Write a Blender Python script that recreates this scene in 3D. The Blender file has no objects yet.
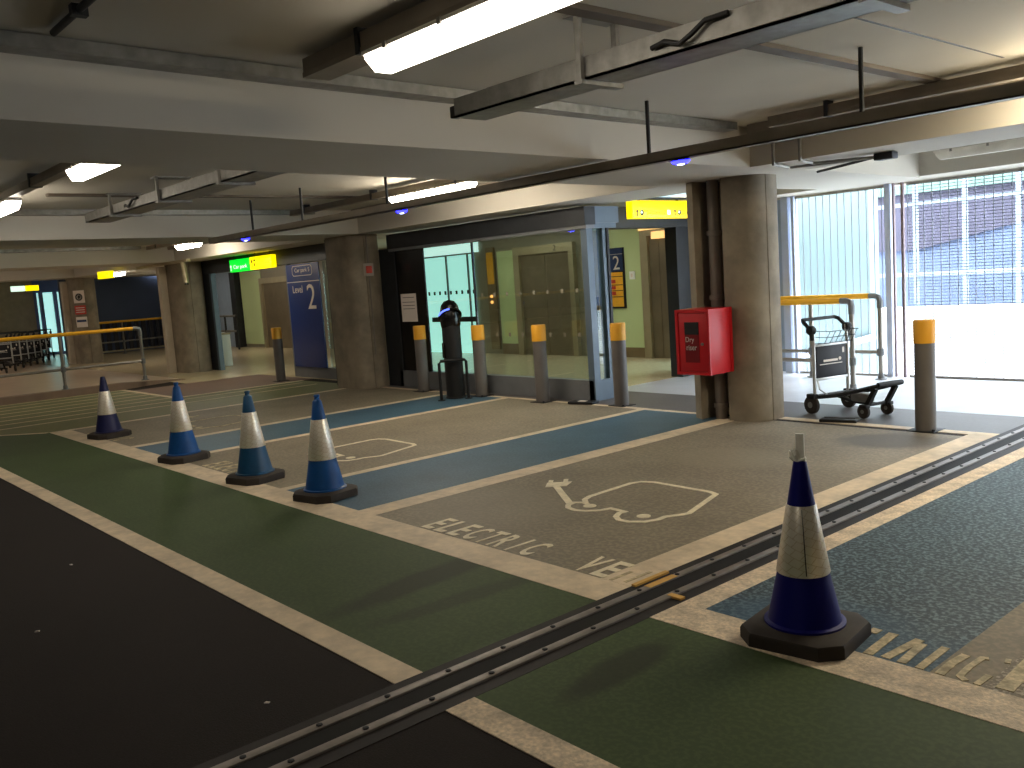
import bpy, bmesh, math, random
from mathutils import Vector, Matrix
random.seed(7)
SC = bpy.context.scene
COL = SC.collection
PI = math.pi

# ------------------------------------------------------------------ materials
def lin(c):
    return tuple(((v/255)/12.92 if v/255 <= .04045 else ((v/255+.055)/1.055)**2.4) for v in c)

MATS = {}
def mat(name, rgb, rough=.6, metal=0.0, var=.12, scale=6.0, bump=0.0, bscale=60.0, spec=.4, dirt=0.0, dscale=.8, coat=0.0):
    m = bpy.data.materials.new(name); m.use_nodes = True
    nt = m.node_tree; N = nt.nodes; L = nt.links
    b = N['Principled BSDF']
    c = lin(rgb)
    tc = N.new('ShaderNodeTexCoord')
    nz = N.new('ShaderNodeTexNoise'); nz.inputs['Scale'].default_value = scale; nz.inputs['Detail'].default_value = 5
    L.new(tc.outputs['Object'], nz.inputs['Vector'])
    rp = N.new('ShaderNodeValToRGB')
    rp.color_ramp.elements[0].position = .3; rp.color_ramp.elements[1].position = .7
    rp.color_ramp.elements[0].color = tuple(v*(1-var) for v in c)+(1,)
    rp.color_ramp.elements[1].color = tuple(min(1, v*(1+var)) for v in c)+(1,)
    L.new(nz.outputs['Fac'], rp.inputs['Fac'])
    out = rp.outputs['Color']
    if dirt > 0:
        n2 = N.new('ShaderNodeTexNoise'); n2.inputs['Scale'].default_value = dscale; n2.inputs['Detail'].default_value = 8; n2.inputs['Roughness'].default_value = .65
        L.new(tc.outputs['Object'], n2.inputs['Vector'])
        r2 = N.new('ShaderNodeValToRGB'); r2.color_ramp.elements[0].position = .42; r2.color_ramp.elements[1].position = .66
        r2.color_ramp.elements[0].color = (0, 0, 0, 1); r2.color_ramp.elements[1].color = (dirt, dirt, dirt, 1)
        L.new(n2.outputs['Fac'], r2.inputs['Fac'])
        mx = N.new('ShaderNodeMixRGB'); mx.blend_type = 'MIX'
        mx.inputs['Color2'].default_value = tuple(v*.35 for v in c)+(1,)
        L.new(r2.outputs['Color'], mx.inputs['Fac']); L.new(out, mx.inputs['Color1'])
        out = mx.outputs['Color']
    L.new(out, b.inputs['Base Color'])
    b.inputs['Roughness'].default_value = rough; b.inputs['Metallic'].default_value = metal
    b.inputs['Specular IOR Level'].default_value = spec
    b.inputs['Coat Weight'].default_value = coat
    if bump > 0:
        n3 = N.new('ShaderNodeTexNoise'); n3.inputs['Scale'].default_value = bscale; n3.inputs['Detail'].default_value = 4
        L.new(tc.outputs['Object'], n3.inputs['Vector'])
        bp = N.new('ShaderNodeBump'); bp.inputs['Strength'].default_value = bump; bp.inputs['Distance'].default_value = .01
        L.new(n3.outputs['Fac'], bp.inputs['Height']); L.new(bp.outputs['Normal'], b.inputs['Normal'])
    MATS[name] = m
    return m

def speckled(name, rgb, rgb2, rough=.75, scale=70, lo=.45, hi=.6, bump=.5, big=.25, patch=None, spec=.35):
    """painted / worn aggregate surface: speckle of two colours plus broad wear; patch = (x, y, rx, ry, rgb) blotches"""
    m = bpy.data.materials.new(name); m.use_nodes = True
    nt = m.node_tree; N = nt.nodes; L = nt.links; b = N['Principled BSDF']
    tc = N.new('ShaderNodeTexCoord')
    n1 = N.new('ShaderNodeTexNoise'); n1.inputs['Scale'].default_value = scale; n1.inputs['Detail'].default_value = 3
    L.new(tc.outputs['Object'], n1.inputs['Vector'])
    r1 = N.new('ShaderNodeValToRGB'); r1.color_ramp.elements[0].position = lo; r1.color_ramp.elements[1].position = hi
    r1.color_ramp.elements[0].color = lin(rgb)+(1,); r1.color_ramp.elements[1].color = lin(rgb2)+(1,)
    L.new(n1.outputs['Fac'], r1.inputs['Fac'])
    n2 = N.new('ShaderNodeTexNoise'); n2.inputs['Scale'].default_value = 1.3; n2.inputs['Detail'].default_value = 7; n2.inputs['Roughness'].default_value = .6
    L.new(tc.outputs['Object'], n2.inputs['Vector'])
    r2 = N.new('ShaderNodeValToRGB'); r2.color_ramp.elements[0].position = .3; r2.color_ramp.elements[1].position = .75
    r2.color_ramp.elements[0].color = (1-big,)*3+(1,); r2.color_ramp.elements[1].color = (1+big,)*3+(1,)
    L.new(n2.outputs['Fac'], r2.inputs['Fac'])
    mu = N.new('ShaderNodeMixRGB'); mu.blend_type = 'MULTIPLY'; mu.inputs['Fac'].default_value = 1
    L.new(r1.outputs['Color'], mu.inputs['Color1']); L.new(r2.outputs['Color'], mu.inputs['Color2'])
    out = mu.outputs['Color']
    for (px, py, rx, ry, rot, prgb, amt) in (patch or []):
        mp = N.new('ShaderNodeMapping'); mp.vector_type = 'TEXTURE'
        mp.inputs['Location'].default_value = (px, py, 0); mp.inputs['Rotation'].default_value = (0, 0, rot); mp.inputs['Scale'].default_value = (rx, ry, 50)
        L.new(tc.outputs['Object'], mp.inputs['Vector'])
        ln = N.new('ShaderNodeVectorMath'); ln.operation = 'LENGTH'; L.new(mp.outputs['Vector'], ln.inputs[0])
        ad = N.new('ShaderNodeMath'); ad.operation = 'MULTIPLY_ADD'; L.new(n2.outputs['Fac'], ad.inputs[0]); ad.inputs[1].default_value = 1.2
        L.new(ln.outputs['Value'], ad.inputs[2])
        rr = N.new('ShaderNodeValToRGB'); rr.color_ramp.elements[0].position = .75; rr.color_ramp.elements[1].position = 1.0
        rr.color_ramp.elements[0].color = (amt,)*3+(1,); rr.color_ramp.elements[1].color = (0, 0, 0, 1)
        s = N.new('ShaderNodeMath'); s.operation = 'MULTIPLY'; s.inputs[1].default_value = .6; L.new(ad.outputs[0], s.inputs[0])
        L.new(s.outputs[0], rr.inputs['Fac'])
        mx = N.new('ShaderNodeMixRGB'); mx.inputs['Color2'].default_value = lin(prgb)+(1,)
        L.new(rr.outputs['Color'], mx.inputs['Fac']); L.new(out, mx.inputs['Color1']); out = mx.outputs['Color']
    L.new(out, b.inputs['Base Color'])
    b.inputs['Roughness'].default_value = rough; b.inputs['Specular IOR Level'].default_value = spec
    if bump:
        bp = N.new('ShaderNodeBump'); bp.inputs['Strength'].default_value = bump; bp.inputs['Distance'].default_value = .004
        L.new(n1.outputs['Fac'], bp.inputs['Height']); L.new(bp.outputs['Normal'], b.inputs['Normal'])
    MATS[name] = m
    return m

def emit(name, rgb, strength):
    m = bpy.data.materials.new(name); m.use_nodes = True
    b = m.node_tree.nodes['Principled BSDF']
    b.inputs['Base Color'].default_value = tuple(min(1, v) for v in rgb)+(1,)
    b.inputs['Emission Color'].default_value = tuple(rgb)+(1,)
    b.inputs['Emission Strength'].default_value = strength
    b.inputs['Roughness'].default_value = .4
    MATS[name] = m
    return m

def glass(name, tint=(.9, .96, .95), refl=1.45, rough=.0, base=.03):
    m = bpy.data.materials.new(name); m.use_nodes = True
    nt = m.node_tree; N = nt.nodes; L = nt.links
    N.remove(N['Principled BSDF'])
    tr = N.new('ShaderNodeBsdfTransparent'); tr.inputs['Color'].default_value = tint+(1,)
    gl = N.new('ShaderNodeBsdfGlossy'); gl.inputs['Roughness'].default_value = rough; gl.inputs['Color'].default_value = (.9, .95, 1, 1)
    lw = N.new('ShaderNodeLayerWeight'); lw.inputs['Blend'].default_value = .5
    pw = N.new('ShaderNodeMath'); pw.operation = 'POWER'; pw.inputs[1].default_value = 5
    ad = N.new('ShaderNodeMath'); ad.operation = 'MULTIPLY_ADD'; ad.inputs[1].default_value = 1-base; ad.inputs[2].default_value = base
    mx = N.new('ShaderNodeMixShader')
    L.new(lw.outputs['Facing'], pw.inputs[0]); L.new(pw.outputs[0], ad.inputs[0]); L.new(ad.outputs[0], mx.inputs[0]); L.new(tr.outputs[0], mx.inputs[1]); L.new(gl.outputs[0], mx.inputs[2])
    L.new(mx.outputs[0], N['Material Output'].inputs['Surface'])
    MATS[name] = m
    return m

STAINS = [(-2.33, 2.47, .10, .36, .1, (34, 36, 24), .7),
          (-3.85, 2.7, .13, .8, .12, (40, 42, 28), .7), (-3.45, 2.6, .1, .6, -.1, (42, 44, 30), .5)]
mat('asphalt', (36, 30, 28), rough=.8, var=.22, scale=90, bump=.25, bscale=150, spec=.2, dirt=.35, dscale=.5)
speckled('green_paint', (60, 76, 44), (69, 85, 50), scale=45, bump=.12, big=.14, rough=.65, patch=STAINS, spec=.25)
speckled('green_hatch', (98, 102, 64), (112, 112, 70), scale=30, bump=.1, big=.15, rough=.5)
speckled('grey_bay', (124, 115, 98), (142, 131, 111), scale=35, bump=.2, big=.2, rough=.62,
         patch=[(-4.75, 3.75, .7, .55, .2, (140, 131, 114), .4), (-3.5, 7.1, .5, .35, .3, (80, 72, 62), .8), (-4.3, 5.9, .5, .4, 0, (148, 138, 116), .5)])
speckled('worn_bay', (120, 110, 96), (178, 168, 150), scale=55, lo=.5, hi=.6, bump=.5, big=.2, rough=.7)
speckled('blue_paint', (60, 90, 110), (74, 104, 122), scale=50, lo=.4, hi=.65, bump=.25, big=.2, rough=.55)
speckled('blue_worn', (40, 58, 68), (100, 120, 128), scale=48, lo=.47, hi=.62, bump=.8, big=.2, rough=.6, patch=[(-1.9, 2.9, .7, .75, 0, (56, 90, 116), .6)])
mat('line_paint', (220, 201, 172), rough=.6, var=.1, scale=18, dirt=.45, dscale=3.0, bump=.15, bscale=90)
mat('line_worn', (224, 205, 178), rough=.65, var=.25, scale=60, dirt=.6, dscale=9.0, bump=.4, bscale=120)
mat('mark_paint', (238, 226, 196), rough=.6, var=.12, scale=30, dirt=.3, dscale=6)
mat('mark_worn', (204, 188, 150), rough=.65, var=.3, scale=70, dirt=.85, dscale=14)
mat('dark_pavement', (88, 84, 84), rough=.5, var=.12, scale=30, dirt=.2)
mat('red_pavement', (112, 90, 80), rough=.6, var=.15, scale=25, dirt=.2)
mat('terrazzo', (206, 190, 158), rough=.22, var=.08, scale=12, spec=.5)
mat('pale_screed', (196, 198, 204), rough=.3, var=.1, scale=2, spec=.5, dirt=.12, dscale=1.2)
mat('walk_paving', (196, 174, 152), rough=.3, var=.1, scale=1.5, dirt=.15)
mat('kerb_stone', (140, 118, 102), rough=.6, var=.12, scale=4)
mat('joint_rubber', (16, 14, 14), rough=.7, var=.2, scale=20, spec=.2)
mat('joint_band', (34, 29, 28), rough=.6, var=.25, scale=25, dirt=.4, dscale=2, spec=.25)
mat('joint_metal', (132, 124, 118), rough=.45, metal=.6, var=.2, scale=12, dirt=.3, dscale=5)
mat('yellow_scrap', (206, 160, 80), rough=.6)
mat('concrete', (140, 129, 111), rough=.8, var=.2, scale=4, bump=.15, bscale=30, dirt=.5, dscale=1.7)
mat('concrete_pale', (196, 184, 164), rough=.75, var=.08, scale=5, dirt=.2)
mat('ceiling_white', (192, 186, 172), rough=.8, var=.05, scale=1.2, dirt=.12, dscale=.6)
mat('beam_white', (194, 188, 176), rough=.75, var=.05, scale=1.0, dirt=.08, dscale=.5)
mat('galvanised', (140, 138, 132), rough=.45, metal=.5, var=.2, scale=14, dirt=.25, dscale=3)
mat('dark_steel', (42, 44, 47), rough=.55, metal=.2, var=.15)
mat('trunking', (128, 118, 104), rough=.5, metal=.1, var=.12)
mat('blue_grey_metal', (90, 104, 116), rough=.4, metal=.15, var=.06)
mat('grey_metal', (108, 110, 112), rough=.5, metal=.1, var=.08)
mat('black_gloss', (14, 13, 13), rough=.22, var=.05)
mat('black_matt', (17, 16, 16), rough=.6, var=.1)
mat('rubber', (52, 45, 39), rough=.75, var=.2, scale=12, dirt=.2)
mat('cone_navy', (13, 17, 110), spec=.2, rough=.5, var=.08, dirt=.15, dscale=6)
mat('cone_dark', (28, 32, 78), rough=.45, var=.08)
mat('cone_blue', (20, 78, 142), spec=.3, rough=.45, var=.1, scale=9, dirt=.22, dscale=7)
mat('cone_teal', (20, 74, 112), rough=.45, var=.12, scale=9, dirt=.3, dscale=8)
mat('tie_white', (238, 236, 226), rough=.6)
mat('post_grey', (100, 95, 91), rough=.5, var=.12, scale=8, dirt=.3, dscale=4)
mat('post_yellow', (222, 160, 40), rough=.5, var=.06, dirt=.1, dscale=6)
mat('rail_yellow', (240, 178, 36), rough=.45, var=.05)
mat('pipe_steel', (140, 136, 130), rough=.4, metal=.6, var=.1)
mat('pipe_grey', (120, 110, 100), rough=.5, var=.1, dirt=.2)
mat('red_box', (196, 26, 34), rough=.4, var=.05)
mat('red_dark', (120, 24, 30), rough=.3)
mat('text_pale', (214, 206, 196), rough=.6, var=.02)
mat('text_dark', (40, 36, 30), rough=.6, var=.02)
mat('text_amber', (150, 110, 0), rough=.6, var=.02)
mat('sign_blue', (24, 50, 112), rough=.25, var=.04)
mat('sign_navy', (26, 50, 92), rough=.4)
mat('sign_amber', (236, 172, 44), rough=.5)
mat('sign_red', (190, 60, 44), rough=.5)
mat('paper', (226, 214, 204), rough=.7, var=.02)
mat('lift_steel', (136, 124, 104), rough=.35, metal=.6, var=.12, scale=3)
mat('lift_frame', (170, 158, 130), rough=.4, metal=.5, var=.06)
mat('lobby_green', (196, 212, 160), rough=.3, var=.03, scale=1)
mat('lobby_wall', (138, 132, 114), rough=.5, var=.05)
mat('lobby_cyan', (190, 240, 236), rough=.35, var=.04, scale=.8)
mat('lobby_white', (236, 240, 236), rough=.5, var=.02)
mat('skirting_brown', (128, 112, 84), rough=.4, metal=.3)
mat('far_blue', (74, 84, 112), rough=.5, var=.06, scale=2)
mat('pale_blue', (150, 164, 184), rough=.4, var=.05)
mat('far_fence', (48, 46, 54), rough=.6)
mat('clad_cyan', (88, 104, 106), rough=.6, var=.03)
mat('ext_white', (244, 246, 248), rough=.8, var=.02)
mat('ext_blue', (76, 88, 114), rough=.7, var=.12, scale=1.2)
mat('ext_mauve', (58, 56, 72), rough=.7, var=.12, scale=2)
mat('ext_steel', (124, 136, 146), rough=.6, var=.04)
mat('strip_brown', (92, 82, 70), rough=.7)
mat('ext_green', (84, 108, 100), rough=.6, var=.1, scale=1)
mat('facade_blue', (184, 194, 216), rough=.4, metal=.1, var=.05)
mat('facade_brown', (120, 104, 108), rough=.5, var=.05)
mat('wire', (120, 124, 132), rough=.5, metal=.3)
mat('trolley_metal', (186, 186, 184), rough=.35, metal=.6, var=.06)
mat('trolley_panel', (20, 21, 28), rough=.6, var=.08)
mat('tube_off', (226, 222, 212), rough=.4)
mat('call_box', (150, 140, 128), rough=.5)
emit('lamp_glow', (1.0, .90, .76), 20)
emit('lamp_dim', (1.0, .90, .76), 7)
emit('lamp_strong', (1.0, .89, .72), 60)
emit('lamp_flood', (1.0, .86, .62), 95)
emit('walk_fill', (1.0, .88, .74), 42)  # fill strength of the added walkway lamps
emit('lane_fill', (1.0, .9, .74), 17)  # fill strength of the added lamp behind the camera
emit('lobby_lamp', (1.0, .93, .76), 22)
emit('cyan_glow', (.52, .98, .93), .72)
emit('cyan_head_glow', (.72, 1.0, .97), .8)  # emission stands in for lamplight falling on the white door header
emit('led_blue', (.01, .01, 1.0), 18)
emit('led_core', (.55, .65, 1.0), 8)
emit('led_strip', (.10, .16, 1.0), 2.2)
emit('sign_yellow_lit', (1.0, .80, .0), 1.25)
emit('sign_green_lit', (.0, .78, .03), 1.1)
emit('sign_white_lit', (.75, 1.0, .8), 1.1)
emit('lift_light', (1.0, .62, .22), .9)
emit('indicator', (1.0, .45, .12), 1.5)
glass('clear_glass', tint=(.88, .95, .92), base=.06)
glass('tinted_glass', tint=(.66, .80, .76), base=.06)
# reflective sleeve: pale grey sheeting with a fine honeycomb grid
def sleeve_mat(name, cell, line):
    m = mat(name, (232, 224, 210), rough=.36, metal=.45, var=.05, scale=10, spec=.6)
    nt = m.node_tree; N = nt.nodes; L = nt.links; b = N['Principled BSDF']
    tc = N.new('ShaderNodeTexCoord'); br = N.new('ShaderNodeTexBrick')
    mp = N.new('ShaderNodeMapping'); mp.inputs['Scale'].default_value = (cell, cell, cell); mp.inputs['Rotation'].default_value = (0, 0, .55)
    L.new(tc.outputs['UV'], mp.inputs['Vector']); L.new(mp.outputs['Vector'], br.inputs['Vector'])
    br.inputs['Color1'].default_value = lin((252, 246, 232))+(1,); br.inputs['Color2'].default_value = lin((244, 236, 220))+(1,)
    br.inputs['Mortar'].default_value = lin(line)+(1,); br.inputs['Mortar Size'].default_value = .035; br.inputs['Scale'].default_value = 1
    br.inputs['Brick Width'].default_value = 1; br.inputs['Row Height'].default_value = 1
    L.new(br.outputs['Color'], b.inputs['Base Color'])
sleeve_mat('sleeve', 1.0, (222, 208, 182))

# ------------------------------------------------------------------ mesh builder
class MB:
    def __init__(s): s.bm = bmesh.new()
    def box(s, x0, x1, y0, y1, z0, z1, bev=0.0, m=None):
        vs = [s.bm.verts.new(Vector(p)) for p in ((x0,y0,z0),(x1,y0,z0),(x1,y1,z0),(x0,y1,z0),(x0,y0,z1),(x1,y0,z1),(x1,y1,z1),(x0,y1,z1))]
        fs = [s.bm.faces.new([vs[i] for i in f]) for f in ((3,2,1,0),(4,5,6,7),(0,1,5,4),(1,2,6,5),(2,3,7,6),(3,0,4,7))]
        if bev > 0:
            es = list({e for f in fs for e in f.edges})
            r = bmesh.ops.bevel(s.bm, geom=es, offset=bev, segments=2, affect='EDGES', profile=.5)
            vs = list({v for v in vs if v.is_valid} | set(r['verts']))
        if m is not None:
            for v in vs: v.co = m @ v.co
        return s
    def prism(s, pts, z0, z1, m=None, ztop=None):
        """extrude a plan polygon (counter-clockwise) from z0 to z1; ztop(x,y) optional"""
        lo = [s.bm.verts.new((x, y, z0)) for x, y in pts]
        hi = [s.bm.verts.new((x, y, ztop(x, y) if ztop else z1)) for x, y in pts]
        n = len(pts)
        s.bm.faces.new(lo[::-1]); s.bm.faces.new(hi)
        for i in range(n): s.bm.faces.new((lo[i], lo[(i+1) % n], hi[(i+1) % n], hi[i]))
        if m is not None:
            for v in lo+hi: v.co = m @ v.co
        return s
    def tube(s, pts, r, seg=10, cap=True):
        """swept round tube along points"""
        pts = [Vector(p) for p in pts]
        rings = []
        up = None
        for i, p in enumerate(pts):
            d = (pts[min(i+1, len(pts)-1)]-pts[max(i-1, 0)]).normalized()
            if up is None or abs(up.dot(d)) > .98:
                a = Vector((0, 0, 1)) if abs(d.z) < .9 else Vector((1, 0, 0))
            else: a = up
            u = (a - d*a.dot(d)).normalized(); w = d.cross(u); up = u
            rr = r[i] if isinstance(r, (list, tuple)) else r
            rings.append([s.bm.verts.new(p + rr*(math.cos(2*PI*k/seg)*u + math.sin(2*PI*k/seg)*w)) for k in range(seg)])
        for a, b in zip(rings, rings[1:]):
            for k in range(seg): 
                f = s.bm.faces.new((a[k], a[(k+1) % seg], b[(k+1) % seg], b[k])); f.smooth = True
        if cap:
            s.bm.faces.new(rings[0][::-1]); s.bm.faces.new(rings[-1])
        return s
    def lathe(s, prof, seg=32, c=(0, 0, 0), sx=1, sy=1, smooth=True):
        """revolve (r, z) profile about z; closes ends on the axis"""
        rings = []; uv = s.bm.loops.layers.uv.verify()
        for r, z in prof:
            if r <= 1e-6: rings.append([s.bm.verts.new((c[0], c[1], c[2]+z))])
            else: rings.append([s.bm.verts.new((c[0]+sx*r*math.cos(2*PI*k/seg), c[1]+sy*r*math.sin(2*PI*k/seg), c[2]+z)) for k in range(seg)])
        for i, (a, b) in enumerate(zip(rings, rings[1:])):
            for k in range(seg):
                k2 = (k+1) % seg
                if len(a) == 1 and len(b) == 1: continue
                if len(a) == 1: vs = (a[0], b[k2], b[k]); 
                elif len(b) == 1: vs = (a[k], a[k2], b[0])
                else: vs = (a[k], a[k2], b[k2], b[k])
                f = s.bm.faces.new(vs); f.smooth = smooth
                if len(vs) == 4:
                    rr = max(prof[i][0], .01)*2*PI/.03
                    co = ((k/seg*12, prof[i][1]/.03), ((k+1)/seg*12, prof[i][1]/.03), ((k+1)/seg*12, prof[i+1][1]/.03), (k/seg*12, prof[i+1][1]/.03))
                    for lp, c2 in zip(f.loops, co): lp[uv].uv = c2
        for ring, rev in ((rings[0], True), (rings[-1], False)):
            if len(ring) > 1: s.bm.faces.new(ring[::-1] if rev else ring)
        return s
    def ribbon(s, pts, w, z0, z1, closed=False):
        """flat painted stroke of width w following plan points, mitred"""
        P = [Vector((p[0], p[1])) for p in pts]; n = len(P)
        L, R = [], []
        for i in range(n):
            a = P[i-1] if (i > 0 or closed) else P[i]; b = P[(i+1) % n] if (i < n-1 or closed) else P[i]
            d1 = (P[i]-a); d2 = (b-P[i])
            d1 = d1.normalized() if d1.length > 1e-9 else d2.normalized(); d2 = d2.normalized() if d2.length > 1e-9 else d1
            t = (d1+d2); t = t.normalized() if t.length > 1e-6 else d1
            nrm = Vector((-t.y, t.x)); k = 1/max(.5, nrm.dot(Vector((-d1.y, d1.x))))
            L.append(P[i]+nrm*w/2*k); R.append(P[i]-nrm*w/2*k)
        vl = [[s.bm.verts.new((q.x, q.y, z)) for q in S] for S in (L, R) for z in (z0, z1)]
        L0, L1, R0, R1 = vl
        for i in range(n if closed else n-1):
            j = (i+1) % n
            s.bm.faces.new((L1[i], R1[i], R1[j], L1[j])); s.bm.faces.new((L0[j], R0[j], R0[i], L0[i]))
            s.bm.faces.new((R0[i], R0[j], R1[j], R1[i])); s.bm.faces.new((L1[i], L1[j], L0[j], L0[i]))
        if not closed:
            s.bm.faces.new((L0[0], R0[0], R1[0], L1[0])); s.bm.faces.new((L1[-1], R1[-1], R0[-1], L0[-1]))
        return s
    def xform(s, m):
        bmesh.ops.transform(s.bm, matrix=m, verts=s.bm.verts[:]); return s
    def build(s, name, material, parent=None, loc=None, rot=None, smooth=False):
        bmesh.ops.recalc_face_normals(s.bm, faces=s.bm.faces[:])
        me = bpy.data.meshes.new(name); s.bm.to_mesh(me); s.bm.free()
        me.set_sharp_from_angle(angle=.65)
        me.materials.append(MATS[material])
        o = bpy.data.objects.new(name, me); COL.objects.link(o)
        if smooth:
            for p in me.polygons: p.use_smooth = True
        if parent: o.parent = parent
        if loc is not None: o.location = loc
        if rot is not None: o.rotation_euler = rot
        return o

def tag(o, label, cat, group=None, kind=None):
    o['label'] = label; o['category'] = cat
    if group: o['group'] = group
    if kind: o['kind'] = kind
    return o
def thing(name, label, cat, loc=(0, 0, 0), rz=0.0, group=None):
    o = bpy.data.objects.new(name, None); COL.objects.link(o); o.empty_display_size = .1
    o.location = loc; o.rotation_euler = (0, 0, rz)
    return tag(o, label, cat, group)
def struct(o, label, cat): return tag(o, label, cat, None, 'structure')
def copy_tree(o, parent=None):
    c = o.copy(); COL.objects.link(c)
    if parent: c.parent = parent
    for ch in list(o.children): copy_tree(ch, c)
    return c
def text(name, s, parent, material, w, h, loc, rot, extrude=.0015, bold=0.0):
    """lettering fitted into w x h, centred at loc"""
    cu = bpy.data.curves.new(name, 'FONT'); cu.body = s; cu.extrude = .001; cu.align_x = 'CENTER'; cu.align_y = 'CENTER'; cu.resolution_u = 3; cu.offset = bold
    t = bpy.data.objects.new(name, cu); COL.objects.link(t)
    dg = bpy.context.evaluated_depsgraph_get()
    me = bpy.data.meshes.new_from_object(t.evaluated_get(dg))
    COL.objects.unlink(t); bpy.data.objects.remove(t); bpy.data.curves.remove(cu)
    xs = [v.co.x for v in me.vertices]; ys = [v.co.y for v in me.vertices]
    cx, cy = (min(xs)+max(xs))/2, (min(ys)+max(ys))/2; kx, ky = w/(max(xs)-min(xs)), h/(max(ys)-min(ys))
    for v in me.vertices: v.co = ((v.co.x-cx)*kx, (v.co.y-cy)*ky, extrude if v.co.z > 0 else 0)
    me.materials.clear(); me.materials.append(MATS[material])
    o = bpy.data.objects.new(name, me); COL.objects.link(o)
    if parent: o.parent = parent
    o.location = loc; o.rotation_euler = rot
    return o
FRONT = (PI/2, 0, 0)        # lettering facing -y
SIDE = (PI/2, 0, PI/2)      # lettering facing +x

# ------------------------------------------------------------------ floor
struct(MB().box(-40, 9, -12, 11.15, -.25, 0).build('floor', 'asphalt'), 'dark asphalt driving lane floor', 'floor')
def paint(name, m, x0, x1, y0, y1, z=.002, label='', cat='floor paint'):
    return struct(MB().box(x0, x1, y0, y1, -.002, z).build(name, m), label, cat)
JL, JR = -2.91, -2.58         # the dark band of the movement joint
def lane(name, pts, label):
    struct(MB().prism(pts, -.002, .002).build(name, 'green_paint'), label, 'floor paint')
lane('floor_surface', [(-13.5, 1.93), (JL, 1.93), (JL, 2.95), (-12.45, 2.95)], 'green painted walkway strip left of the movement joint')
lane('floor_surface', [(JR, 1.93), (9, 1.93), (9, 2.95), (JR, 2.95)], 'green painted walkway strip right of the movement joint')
paint('floor_line', 'line_paint', -13.6, JL, 1.80, 1.935, .004, 'cream line between green walkway and dark lane, left of joint')
paint('floor_line', 'line_worn', JR, 9, 1.80, 1.935, .004, 'chipped cream line between green walkway and dark lane, right of joint')
# hatched green ground on the far left
hp = [(-17.2, -6), (-14.6, -6), (-14.6, .9), (-12.47, 2.95), (-12.47, 7.6), (-14.5, 7.6), (-14.5, 5.35), (-17.2, 5.35)]
struct(MB().prism(hp, -.002, .0025).build('floor_surface', 'green_hatch'), 'olive green hatched ground by the kerb', 'floor paint')
for x in (-13.55, -14.05, -14.55, -15.05, -15.55, -16.05, -16.55, -17.0):
    y1 = 7.4 if x > -14.4 else 5.3
    y0 = 1.95 if x > -14.0 else -5
    struct(MB().ribbon([(x, y0), (x-.05, y1)], .05, 0, .0045).build('floor_line', 'line_paint'), 'thin pale hatch line on the olive green ground', 'floor line')
struct(MB().ribbon([(-17.1, 5.35), (-14.5, 5.35), (-14.45, 7.6)], .09, 0, .005).build('floor_line', 'line_paint'), 'cream border turning the corner of the hatched ground', 'floor line')
struct(MB().ribbon([(-12.47, 2.93), (-14.0, 1.4)], .06, 0, .005).build('floor_line', 'line_paint'), 'thin cream line closing the end of the green walkway', 'floor line')
struct(MB().prism([(-14.5, 5.4), (-14.5, 7.9), (-16.75, 8.2), (-16.75, 5.4)][::-1], -.002, .002).build('floor_surface', 'red_pavement'), 'brownish pavement in front of the far lobby entrance', 'pavement')
# bays
YF, YB = 3.19, 7.55
bays = [('grey_bay', -12.36, -10.16, 'grey parking bay beside the green hatching'), ('blue_paint', -10.03, -8.95, 'blue strip leading to the charging post'),
        ('grey_bay', -8.83, -6.62, 'grey parking bay with a half hidden car symbol'), ('blue_paint', -6.52, -5.43, 'blue strip between two grey bays'),
        ('grey_bay', -5.22, -3.11, 'grey electric vehicle bay with lettering')]
for m, x0, x1, lb in bays: paint('floor_surface', m, x0, x1, YF, YB, .003, lb)
paint('floor_surface', 'blue_worn', -2.45, -1.44, 3.17, 10.2, .003, 'worn blue strip right of the movement joint')
paint('floor_surface', 'grey_bay', -1.44, -1.25, 3.17, 10.2, .003, 'bare tan strip right of the worn blue ground')
paint('floor_surface', 'worn_bay', -1.25, 1.2, 3.17, 10.2, .003, 'coarse worn bay at the right edge')
paint('floor_line', 'line_paint', -12.47, JL, 2.95, YF, .004, 'broad cream line along the front of the bays')
paint('floor_line', 'line_worn', JR, 9, 2.945, 3.175, .004, 'broad worn cream line in front of the blue ground, right')
for x0, x1, lb in ((-12.47, -12.36, 'cream line between hatching and first grey bay'), (-10.16, -10.03, 'cream line left of the charging post strip'),
                   (-8.95, -8.83, 'cream line right of the charging post strip'), (-6.62, -6.52, 'cream line left of the middle blue strip'),
                   (-5.43, -5.22, 'cream line right of the middle blue strip'), (-3.11, JL, 'wide cream line along the movement joint, bay side')):
    paint('floor_line', 'line_paint', x0, x1, YF, 7.75 if x0 > -3.5 else YB, .0045, lb)
paint('floor_line', 'line_worn', JR, -2.45, 3.175, 10.2, .004, 'cream line along the movement joint, blue side')
paint('floor_line', 'line_paint', -12.36, -10.2, YB, 7.65, .0045, 'thin cream line behind first grey bay')
paint('floor_line', 'line_paint', -9.9, -6.55, YB, 7.63, .0045, 'thin cream line behind bay at the glass lobby')
paint('floor_line', 'line_paint', -6.7, -5.6, 7.54, 7.62, .005, 'thin cream line behind middle blue strip')
paint('floor_line', 'line_paint', -4.9, JL, 7.64, 7.76, .005, 'cream line behind the electric vehicle bay')
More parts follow.
